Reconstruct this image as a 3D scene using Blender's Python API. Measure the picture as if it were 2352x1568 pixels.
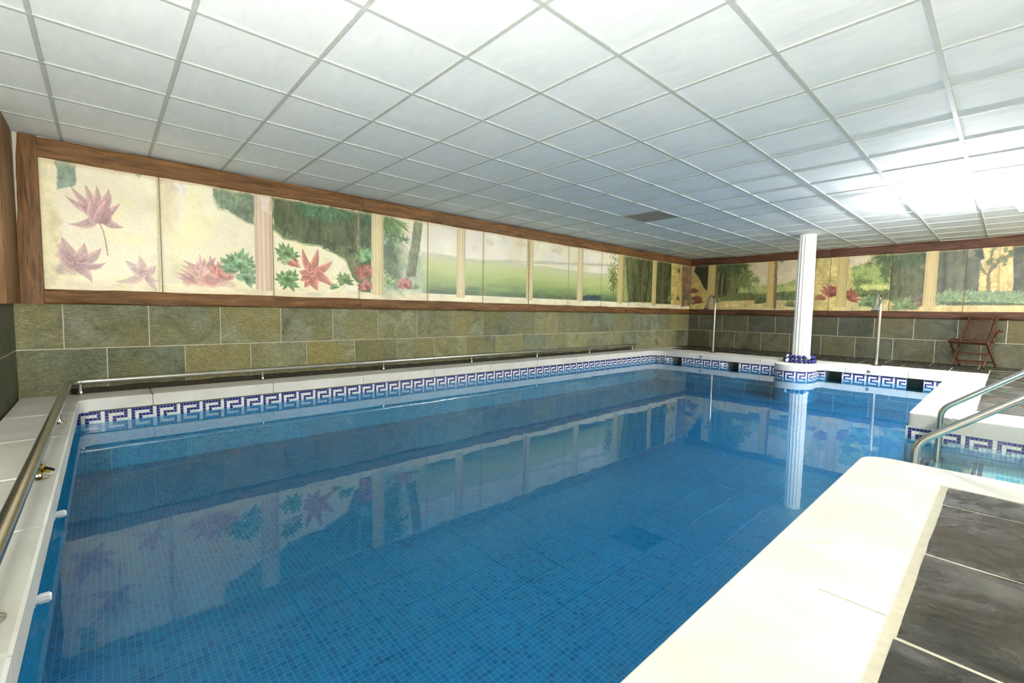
import bpy, math, random
import numpy as np
from mathutils import Vector

for o in list(bpy.data.objects):
    bpy.data.objects.remove(o, do_unlink=True)
scene = bpy.context.scene
COL = scene.collection
R = math.radians
random.seed(7)

# ------------------------------------------------------------------ camera, world, exposure
cam_data = bpy.data.cameras.new('camera')
cam_data.sensor_width = 36.0
cam_data.lens = 1031.98 / 2352 * 36.0
cam_data.clip_start = 0.02
cam_data.clip_end = 60
camera = bpy.data.objects.new('camera', cam_data)
camera.location = (5.7423, 0.2297, 0.8324)
camera.rotation_euler = (1.50252663, -0.01744831, 0.8350879)
COL.objects.link(camera)
scene.camera = camera

world = bpy.data.worlds.new('world')
world.use_nodes = True
world.node_tree.nodes['Background'].inputs[0].default_value = (0.9, 0.95, 1, 1)
world.node_tree.nodes['Background'].inputs[1].default_value = 0.0
scene.world = world
vs = scene.view_settings
vs.view_transform = 'Standard'
vs.look = 'None'
vs.gamma = 1.0
vs.use_curve_mapping = False
vs.exposure = 2.08
# two tubes in view, plus an added tube at right and an added uplighter; each tube glows by itself (see ceiling_light below)
TUBE_GLOW = dict(far=180.0, side=190.0, right=210.0)
ADDED_BULB_GLOW = 1420.0         # added uplighter behind the camera, in place of a bounced flash
# light paths: few lights, short paths
scene.cycles.use_light_tree = False
scene.cycles.max_bounces = 8
scene.cycles.diffuse_bounces = 3
scene.cycles.glossy_bounces = 3
scene.cycles.adaptive_threshold = 0.04
scene.cycles.caustics_reflective = False
scene.cycles.caustics_refractive = False

# ------------------------------------------------------------------ dimensions (metres)
CEIL = 2.26            # underside of the ceiling grid
FAR = 11.80            # far wall
LEFT = -0.35           # end wall on the left
RIGHT = 9.0
PX0, PX1 = 0.42, 5.20  # coping edges over the pool
PY0, PY1 = 0.04, 9.45
WATER = -0.205
STAIR0, STAIR1 = 3.65, 5.45


def lin(c):
    c = np.asarray(c, float) / 255.0
    return np.where(c <= 0.04045, c / 12.92, ((c + 0.055) / 1.055) ** 2.4)


def L4(*c):
    r = lin(c)
    return (float(r[0]), float(r[1]), float(r[2]), 1.0)


# ------------------------------------------------------------------ materials
class NT:
    def __init__(self, name):
        self.m = bpy.data.materials.new(name)
        self.m.use_nodes = True
        self.t = self.m.node_tree
        self.t.nodes.clear()
        self.out = self.n('ShaderNodeOutputMaterial')

    def n(self, kind, ins=None, **props):
        nd = self.t.nodes.new(kind)
        for k, v in props.items():
            setattr(nd, k, v)
        for k, v in (ins or {}).items():
            s = nd.inputs[k]
            if isinstance(v, tuple) and len(v) == 2 and hasattr(v[0], 'outputs'):
                self.t.links.new(v[0].outputs[v[1]], s)
            elif hasattr(v, 'outputs'):
                self.t.links.new(v.outputs[0], s)
            else:
                s.default_value = v
        return nd

    def ramp(self, fac, stops):
        nd = self.n('ShaderNodeValToRGB', {'Fac': fac})
        cr = nd.color_ramp
        while len(cr.elements) < len(stops):
            cr.elements.new(0.5)
        for e, (p, c) in zip(cr.elements, stops):
            e.position = p
            e.color = c if len(c) == 4 else (*c, 1)
        return nd

    def mix(self, fac, a, b, mode='MIX'):
        nd = self.n('ShaderNodeMix', data_type='RGBA', blend_type=mode)
        for idx, v in ((0, fac), (6, a), (7, b)):
            s = nd.inputs[idx]
            if isinstance(v, tuple) and len(v) == 2 and hasattr(v[0], 'outputs'):
                self.t.links.new(v[0].outputs[v[1]], s)
            elif hasattr(v, 'outputs'):
                self.t.links.new(v.outputs[2 if v.bl_idname == 'ShaderNodeMix' else 0], s)
            else:
                s.default_value = v
        return nd

    def math(self, op, a, b=0.5):
        return self.n('ShaderNodeMath', {0: a, 1: b}, operation=op)

    def noise(self, vec, scale, detail=4, rough=0.55, dist=0.0):
        return self.n('ShaderNodeTexNoise', {'Vector': vec, 'Scale': scale, 'Detail': detail,
                                             'Roughness': rough, 'Distortion': dist})

    def bump(self, h, strength, dist=0.01, prev=None):
        ins = {'Height': h, 'Strength': strength, 'Distance': dist}
        if prev is not None:
            ins['Normal'] = prev
        return self.n('ShaderNodeBump', ins)

    def coords(self, scale=(1, 1, 1), shuffle=True):
        """object coordinates, shifted per object so that copies of one mesh do not repeat"""
        tc = self.n('ShaderNodeTexCoord')
        v = (tc, 'Object')
        if shuffle:
            oi = self.n('ShaderNodeObjectInfo')
            mu = self.math('MULTIPLY', (oi, 'Random'), 61.7)
            cb = self.n('ShaderNodeCombineXYZ', {0: mu, 1: mu, 2: mu})
            ad = self.n('ShaderNodeVectorMath', {0: v, 1: cb}, operation='ADD')
            v = ad
        mp = self.n('ShaderNodeMapping', {'Vector': v, 'Scale': scale})
        return mp

    def done(self, col, rough=0.5, metal=0.0, normal=None, spec=0.5, **kw):
        p = self.n('ShaderNodeBsdfPrincipled')
        def put(key, v):
            s = p.inputs[key]
            if hasattr(v, 'outputs'):
                self.t.links.new(v.outputs[2 if v.bl_idname == 'ShaderNodeMix' else 0], s)
            else:
                s.default_value = v
        put('Base Color', col)
        put('Roughness', rough)
        put('Metallic', metal)
        put('Specular IOR Level', spec)
        if normal is not None:
            put('Normal', normal)
        for k, v in kw.items():
            put(k, v)
        self.t.links.new(p.outputs[0], self.out.inputs[0])
        return self.m


def plain(name, col, rough=0.5, metal=0.0, spec=0.5, grain=0.06, scale=30):
    t = NT(name)
    c = t.coords()
    nz = t.noise(c, scale, 4)
    lo = tuple(max(0, x * (1 - grain * 2)) for x in col[:3]) + (1,)
    hi = tuple(min(1, x * (1 + grain)) for x in col[:3]) + (1,)
    r = t.ramp(nz, [(0.3, lo), (0.7, hi)])
    return t.done(r, rough, metal, spec=spec)


def slate(name, dark, mid, light, warm, rough, bump=0.5, chalk=0.0):
    t = NT(name)
    c = t.coords()
    oi = t.n('ShaderNodeObjectInfo')
    n1 = t.noise(c, 3.2, 6, 0.6, 1.2)
    n2 = t.noise(c, 1.5, 3, 0.5, 0.6)
    n3 = t.noise(t.coords((1, 1, 2.6)), 17, 8, 0.68, 1.6)
    n4 = t.noise(t.coords((1, 1, 1.8)), 46, 6, 0.7, 0.8)
    base = t.ramp(n1, [(0.25, dark), (0.48, mid), (0.75, light)])
    w = t.ramp(n2, [(0.42, (0, 0, 0, 1)), (0.68, (1, 1, 1, 1))])
    base = t.mix(w, base, warm)
    streak = t.ramp(n3, [(0.3, (0.55, 0.55, 0.52, 1)), (0.5, (0.95, 0.95, 0.93, 1)), (0.68, (1.25, 1.25, 1.22, 1))])
    base = t.mix(1.0, base, streak, 'MULTIPLY')
    fine = t.ramp(n4, [(0.34, (0.7, 0.7, 0.68, 1)), (0.5, (1, 1, 1, 1)), (0.7, (1.3, 1.3, 1.26, 1))])
    base = t.mix(1.0, base, fine, 'MULTIPLY')
    var = t.ramp((oi, 'Random'), [(0, (0.74, 0.79, 0.80, 1)), (0.5, (1, 1, 1, 1)), (1, (1.2, 1.14, 0.98, 1))])
    base = t.mix(1.0, base, var, 'MULTIPLY')
    if chalk:
        ch = t.ramp(t.noise(c, 6, 6, 0.7, 2.0), [(0.66, (0, 0, 0, 1)), (0.8, (chalk, chalk, chalk, 1))])
        base = t.mix(ch, base, L4(170, 168, 150))
    b = t.bump(n4, bump * 0.8, 0.012)
    b = t.bump(n3, bump, 0.035, b)
    b = t.bump(n1, bump * 0.7, 0.05, b)
    rr = t.ramp(n1, [(0.3, (rough - 0.12,) * 3), (0.7, (rough + 0.12,) * 3)])
    return t.done(base, rr, 0, b, 0.5)


def mosaic(name, plane, cols, pitch=0.0257, grout=(150, 170, 175), rough=0.25, stripes=False):
    """small square tesserae with joints and a shade of their own; plane says which two axes carry the grid"""
    t = NT(name)
    tc = t.n('ShaderNodeTexCoord')
    sp = t.n('ShaderNodeSeparateXYZ', {0: (tc, 'Object')})
    a, b = {'xy': (0, 1), 'xz': (0, 2), 'yz': (1, 2)}[plane]
    cb = t.n('ShaderNodeCombineXYZ', {0: (sp, a), 1: (sp, b)})
    sc = t.n('ShaderNodeVectorMath', {0: cb, 1: (1 / pitch,) * 3}, operation='MULTIPLY')
    fl = t.n('ShaderNodeVectorMath', {0: sc}, operation='FLOOR')
    fr = t.n('ShaderNodeVectorMath', {0: sc}, operation='FRACTION')
    wn = t.n('ShaderNodeTexWhiteNoise', {'Vector': fl}, noise_dimensions='3D')
    # broad drift so that darker and lighter sheets show
    big = t.noise(t.n('ShaderNodeVectorMath', {0: fl, 1: (0.045,) * 3}, operation='MULTIPLY'), 1.0, 2)
    val = t.math('ADD', t.math('MULTIPLY', (wn, 0), 0.75), t.math('MULTIPLY', big, 0.35))
    n = len(cols)
    ramp = t.ramp(val, [(i / (n - 1), c) for i, c in enumerate(cols)])
    fs = t.n('ShaderNodeSeparateXYZ', {0: fr})
    def edge(k):
        d = t.math('ABSOLUTE', t.math('SUBTRACT', (fs, k), 0.5))
        return t.math('GREATER_THAN', d, 0.445)
    joint = t.math('MAXIMUM', edge(0), edge(1))
    c = t.mix(joint, ramp, L4(*grout))
    h = t.math('SUBTRACT', 1.0, joint)
    return t.done(c, rough, 0, t.bump(h, 0.25, 0.002), 0.5)


def wood(name, dark, mid, light, rough=0.5, bump=0.6, scuff=True):
    t = NT(name)
    c = t.coords((1.0, 9, 9))
    c2 = t.coords((2.2, 30, 30))
    n1 = t.noise(c, 2.2, 6, 0.6, 0.9)
    n2 = t.noise(c2, 2.0, 6, 0.65, 0.5)
    r = t.ramp(n1, [(0.28, dark), (0.5, mid), (0.72, light)])
    g = t.ramp(n2, [(0.3, (0.32, 0.29, 0.26, 1)), (0.42, (0.9, 0.9, 0.88, 1)), (0.7, (1.14, 1.12, 1.08, 1))])
    col = t.mix(1.0, r, g, 'MULTIPLY')
    if scuff:
        s = t.ramp(t.noise(t.coords((3, 14, 14)), 2.6, 5, 0.7), [(0.66, (0, 0, 0, 1)), (0.72, (0.55, 0.55, 0.55, 1))])
        col = t.mix(s, col, L4(176, 150, 118))
    b = t.bump(n2, bump, 0.012)
    b = t.bump(n1, bump, 0.012, b)
    return t.done(col, rough, 0, b, 0.4)


M = {}
# long wall, ceiling and deck surfaces
M['wall_slate'] = slate('olive_slate', L4(120, 122, 98), L4(168, 171, 138), L4(200, 203, 176), L4(176, 169, 118), 0.42, 0.9, 0.5)
M['dark_slate'] = slate('dark_grey_slate', L4(56, 58, 48), L4(88, 90, 74), L4(110, 112, 98), L4(92, 88, 62), 0.5, 0.4, 0.3)
M['deck_slate'] = slate('wet_grey_slate', L4(28, 30, 28), L4(54, 56, 52), L4(108, 110, 104), L4(58, 50, 40), 0.28, 1.0, 0.45)
M['grout'] = plain('pale_grout', L4(196, 190, 170), 0.85)
M['dark_grout'] = plain('dark_grout', L4(70, 66, 52), 0.9)
M['plaster'] = plain('rough_plaster', L4(216, 208, 186), 0.9)
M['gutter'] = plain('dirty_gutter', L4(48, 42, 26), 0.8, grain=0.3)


def mat_ceiling():
    t = NT('ceiling_board')
    c = t.coords((1, 2.4, 1))
    n1 = t.noise(c, 5, 4, 0.55, 0.8)
    n2 = t.noise(c, 60, 5, 0.6)
    r = t.ramp(n1, [(0.25, L4(224, 230, 226)), (0.75, L4(236, 240, 236))])
    b = t.bump(n2, 0.18, 0.004)
    b = t.bump(n1, 0.1, 0.012, b)
    return t.done(r, 0.75, 0, b, 0.3)


M['ceiling'] = mat_ceiling()
M['tee'] = plain('grey_green_tee', L4(184, 190, 182), 0.55, spec=0.3)


def mat_coping():
    t = NT('white_stone_coping')
    c = t.coords((1, 1, 1), False)
    n1 = t.noise(c, 2.6, 5, 0.6, 0.5)
    n2 = t.noise(c, 110, 3, 0.6)
    n3 = t.noise(c, 5, 6, 0.7, 0.3)
    r = t.ramp(n1, [(0.3, L4(212, 209, 198)), (0.62, L4(228, 227, 220))])
    spk = t.ramp(n2, [(0.68, (0, 0, 0, 1)), (0.72, (1, 1, 1, 1))])
    msk = t.ramp(n3, [(0.46, (0, 0, 0, 1)), (0.62, (0.85, 0.85, 0.85, 1))])
    both = t.mix(1.0, spk, msk, 'MULTIPLY')
    col = t.mix(both, r, L4(112, 102, 76))
    st = t.ramp(t.noise(c, 3.4, 5, 0.6, 1.5), [(0.62, (0, 0, 0, 1)), (0.78, (0.5, 0.5, 0.5, 1))])
    col = t.mix(st, col, L4(206, 188, 144))
    b = t.bump(t.noise(c, 45, 6, 0.6), 0.2, 0.006)
    return t.done(col, 0.7, 0, b, 0.35)


M['coping'] = mat_coping()
M['sealant'] = plain('dark_green_sealant', L4(58, 74, 62), 0.7)
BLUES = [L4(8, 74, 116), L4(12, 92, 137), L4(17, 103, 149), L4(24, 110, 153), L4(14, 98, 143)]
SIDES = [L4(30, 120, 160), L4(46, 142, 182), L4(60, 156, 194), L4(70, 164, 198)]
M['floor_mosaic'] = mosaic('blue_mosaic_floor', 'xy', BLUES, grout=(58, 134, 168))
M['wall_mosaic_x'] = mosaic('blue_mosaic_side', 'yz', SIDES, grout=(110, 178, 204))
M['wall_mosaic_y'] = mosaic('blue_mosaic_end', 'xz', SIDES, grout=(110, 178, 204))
WHITES = [L4(206, 216, 214), L4(226, 232, 230), L4(238, 240, 236)]
M['white_mosaic'] = mosaic('white_mosaic_step', 'xy', WHITES, grout=(170, 180, 176))
M['band_base'] = plain('white_band_grout', L4(214, 216, 208), 0.7)
M['tess_white'] = plain('white_glass_tessera', L4(238, 240, 236), 0.2, grain=0.02)
M['tess_blue'] = plain('cobalt_glass_tessera', L4(34, 40, 132), 0.18, grain=0.25, scale=40)
M['tess_purple'] = plain('maroon_glass_tessera', L4(96, 52, 92), 0.2, grain=0.2)
M['beam'] = wood('brown_beam', L4(82, 54, 28), L4(122, 86, 47), L4(150, 110, 64))
M['dark_beam'] = wood('dark_brown_beam', L4(54, 32, 20), L4(88, 56, 36), L4(114, 76, 50))
M['teak'] = wood('teak', L4(54, 32, 20), L4(80, 50, 31), L4(110, 72, 45), 0.45, 0.2, False)
M['steel'] = plain('brushed_steel', (0.62, 0.60, 0.54, 1), 0.2, 1.0, grain=0.05, scale=8)
M['column'] = plain('white_painted_column', L4(240, 238, 226), 0.45, grain=0.02)
M['navy'] = plain('navy_plastic', L4(30, 32, 104), 0.25, grain=0.1)
M['white_plastic'] = plain('white_plastic', L4(238, 240, 240), 0.3, grain=0.01)
M['cream_plastic'] = plain('cream_plastic', L4(226, 220, 196), 0.35, grain=0.03)
M['black'] = plain('black_hole', L4(18, 18, 18), 0.6)
M['worn_ink'] = plain('worn_red_ink', L4(186, 160, 160), 0.8, grain=0.2)
M['yellow'] = plain('yellow_rope', L4(206, 178, 60), 0.7, grain=0.2)
M['grille'] = plain('grey_grille', L4(150, 152, 142), 0.5, 0.3)


def mat_water():
    t = NT('pool_water')
    tc = t.n('ShaderNodeTexCoord')
    n1 = t.noise((tc, 'Object'), 2.2, 2, 0.5)
    n2 = t.noise((tc, 'Object'), 11, 2, 0.5)
    h = t.math('ADD', n1, t.math('MULTIPLY', n2, 0.12))
    b = t.bump(h, 0.035, 0.03)
    # same reflectance from both sides of the sheet
    geo = t.n('ShaderNodeNewGeometry')
    ior = t.math('SUBTRACT', 1.33, t.math('MULTIPLY', (geo, 'Backfacing'), 1.33 - 1 / 1.33))
    fr = t.n('ShaderNodeFresnel', {'IOR': ior, 'Normal': b})
    tr = t.n('ShaderNodeBsdfTransparent', {'Color': (0.53, 0.87, 0.97, 1)})
    gl = t.n('ShaderNodeBsdfGlossy', {'Color': (1, 1, 1, 1), 'Roughness': 0.0, 'Normal': b})
    mx = t.n('ShaderNodeMixShader', {0: fr, 1: tr, 2: gl})
    t.t.links.new(mx.outputs[0], t.out.inputs[0])
    return t.m


M['water'] = mat_water()


def mat_mural():
    t = NT('mural_paint')
    at = t.n('ShaderNodeAttribute', attribute_name='paint')
    c = t.coords((1, 1, 1), False)
    fine = t.ramp(t.noise(c, 70, 5, 0.65), [(0.3, (0.9, 0.9, 0.88, 1)), (0.7, (1.05, 1.05, 1.05, 1))])
    col = t.mix(1.0, (at, 'Color'), fine, 'MULTIPLY')
    # hairline scratches in the varnish
    sc = t.n('ShaderNodeTexVoronoi', {'Vector': t.n('ShaderNodeVectorMath', {0: c, 1: t.noise(c, 5, 3)}, operation='ADD'),
                                      'Scale': 5.0}, feature='DISTANCE_TO_EDGE')
    ln = t.math('LESS_THAN', (sc, 0), 0.0035)
    msk = t.ramp(t.noise(c, 2.1, 3), [(0.5, (0, 0, 0, 1)), (0.62, (0.5, 0.5, 0.5, 1))])
    fac = t.mix(1.0, ln, msk, 'MULTIPLY')
    col = t.mix(fac, col, L4(206, 200, 160))
    b = t.bump(t.noise(c, 26, 5, 0.6), 0.12, 0.006)
    return t.done(col, 0.42, 0, b, 0.45)


M['mural'] = mat_mural()


def mat_glow(name, strength, col=(1, 1, 1)):
    t = NT(name)
    e = t.n('ShaderNodeEmission', {'Color': (*col, 1), 'Strength': strength})
    t.t.links.new(e.outputs[0], t.out.inputs[0])
    return t.m


# ------------------------------------------------------------------ mesh helpers
class MB:
    def __init__(self):
        self.v, self.f, self.mi = [], [], []
        self.cur = 0

    def add(self, vs, fs):
        k = len(self.v)
        self.v += [tuple(p) for p in vs]
        self.f += [tuple(i + k for i in f) for f in fs]
        self.mi += [self.cur] * len(fs)
        return self

    def box(self, x0, y0, z0, x1, y1, z1):
        return self.add([(x0, y0, z0), (x1, y0, z0), (x1, y1, z0), (x0, y1, z0), (x0, y0, z1), (x1, y0, z1), (x1, y1, z1), (x0, y1, z1)],
                        [(0, 3, 2, 1), (4, 5, 6, 7), (0, 1, 5, 4), (1, 2, 6, 5), (2, 3, 7, 6), (3, 0, 4, 7)])

    def prism(self, out, z0, z1, bev=0.0):
        """solid over a counter-clockwise outline, with an optional bevel round the top edge"""
        n = len(out)
        rings = [[(x, y, z0) for x, y in out]]
        if bev:
            rings.append([(x, y, z1 - bev) for x, y in out])
            ins = []
            for i in range(n):
                p, c, q = Vector(out[i - 1]), Vector(out[i]), Vector(out[(i + 1) % n])
                d1, d2 = (c - p).normalized(), (q - c).normalized()
                n1, n2 = Vector((-d1.y, d1.x)), Vector((-d2.y, d2.x))
                m = n1 + n2
                m = m / max(0.3, m.length_squared) * 2
                ins.append((c.x + m.x * bev, c.y + m.y * bev, z1))
            rings.append(ins)
        else:
            rings.append([(x, y, z1) for x, y in out])
        vs = [p for r in rings for p in r]
        fs = []
        for k in range(len(rings) - 1):
            for i in range(n):
                j = (i + 1) % n
                fs.append((k * n + i, k * n + j, (k + 1) * n + j, (k + 1) * n + i))
        fs.append(tuple(range(n - 1, -1, -1)))
        fs.append(tuple((len(rings) - 1) * n + i for i in range(n)))
        return self.add(vs, fs)

    def tube(self, path, r, n=12, caps=True):
        path = [Vector(p) for p in path]
        rs = r if isinstance(r, (list, tuple)) else [r] * len(path)
        vs, fs = [], []
        up = None
        for i, p in enumerate(path):
            a, b = path[max(0, i - 1)], path[min(len(path) - 1, i + 1)]
            d = (b - a).normalized()
            if up is None:
                up = Vector((0, 0, 1)) if abs(d.z) < 0.9 else Vector((1, 0, 0))
            s = d.cross(up).normalized()
            up = s.cross(d).normalized()
            for k in range(n):
                t = 2 * math.pi * k / n
                vs.append(p + (s * math.cos(t) + up * math.sin(t)) * rs[i])
        for i in range(len(path) - 1):
            for k in range(n):
                j = (k + 1) % n
                fs.append((i * n + k, (i + 1) * n + k, (i + 1) * n + j, i * n + j))
        if caps:
            fs.append(tuple(range(n)))
            fs.append(tuple((len(path) - 1) * n + k for k in range(n - 1, -1, -1)))
        return self.add(vs, fs)

    def lathe(self, prof, n=20, at=(0, 0, 0), axis='z'):
        vs, fs = [], []
        for r, h in prof:
            for k in range(n):
                t = 2 * math.pi * k / n
                c, s = r * math.cos(t), r * math.sin(t)
                p = {'z': (c, s, h), 'y': (c, h, -s), 'x': (h, c, s)}[axis]
                vs.append((at[0] + p[0], at[1] + p[1], at[2] + p[2]))
        m = len(prof)
        for i in range(m - 1):
            for k in range(n):
                j = (k + 1) % n
                fs.append((i * n + k, i * n + j, (i + 1) * n + j, (i + 1) * n + k))
        fs.append(tuple(range(n - 1, -1, -1)))
        fs.append(tuple((m - 1) * n + k for k in range(n)))
        return self.add(vs, fs)

    def bar(self, a, b, w, h, up=(0, 0, 1)):
        """square timber from a to b"""
        a, b, up = Vector(a), Vector(b), Vector(up)
        d = (b - a).normalized()
        s = d.cross(up).normalized()
        u = s.cross(d).normalized()
        c = min(w, h) * 0.18
        prof = [(-w / 2 + c, -h / 2), (w / 2 - c, -h / 2), (w / 2, -h / 2 + c), (w / 2, h / 2 - c),
                (w / 2 - c, h / 2), (-w / 2 + c, h / 2), (-w / 2, h / 2 - c), (-w / 2, -h / 2 + c)]
        n = 8
        vs = [p + s * x + u * y for p in (a, b) for x, y in prof]
        fs = [(i, (i + 1) % n, n + (i + 1) % n, n + i) for i in range(n)]
        fs += [tuple(range(n - 1, -1, -1)), tuple(range(n, 2 * n))]
        return self.add(vs, fs)

    def mesh(self, name, mats, smooth=False):
        me = bpy.data.meshes.new(name)
        me.from_pydata(self.v, [], self.f)
        for m in (mats if isinstance(mats, (list, tuple)) else [mats]):
            me.materials.append(m)
        if any(self.mi):
            me.polygons.foreach_set('material_index', self.mi)
        if smooth:
            me.polygons.foreach_set('use_smooth', [True] * len(self.f))
            try:
                me.set_sharp_from_angle(angle=R(38))
            except Exception:
                pass
        me.update()
        return me


def link(name, data, parent=None, loc=(0, 0, 0), rot=(0, 0, 0)):
    o = bpy.data.objects.new(name, data)
    o.location = loc
    o.rotation_euler = rot
    if parent is not None:
        o.parent = parent
    COL.objects.link(o)
    return o


def obj(name, mb, mats, parent=None, smooth=False, loc=(0, 0, 0), rot=(0, 0, 0)):
    return link(name, mb.mesh(name, mats, smooth), parent, loc, rot)


def tag(o, label=None, cat=None, group=None, kind=None):
    if label:
        o['label'] = label
    if cat:
        o['category'] = cat
    if group:
        o['group'] = group
    if kind:
        o['kind'] = kind
    return o


def arc(cx, cy, r, a0, a1, n=8):
    return [(cx + r * math.cos(R(a0 + (a1 - a0) * i / n)), cy + r * math.sin(R(a0 + (a1 - a0) * i / n))) for i in range(n + 1)]


def rounded(path, r, n=7):
    """polyline with its inner corners rounded"""
    P = [Vector(p) for p in path]
    out = [P[0]]
    for i in range(1, len(P) - 1):
        a, b, c = P[i - 1], P[i], P[i + 1]
        d1, d2 = (a - b).normalized(), (c - b).normalized()
        rr = min(r, (a - b).length * 0.45, (c - b).length * 0.45)
        s, e = b + d1 * rr, b + d2 * rr
        for k in range(n + 1):
            t = k / n
            out.append(s * (1 - t) ** 2 + b * 2 * t * (1 - t) + e * t * t)
    out.append(P[-1])
    return out


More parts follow.
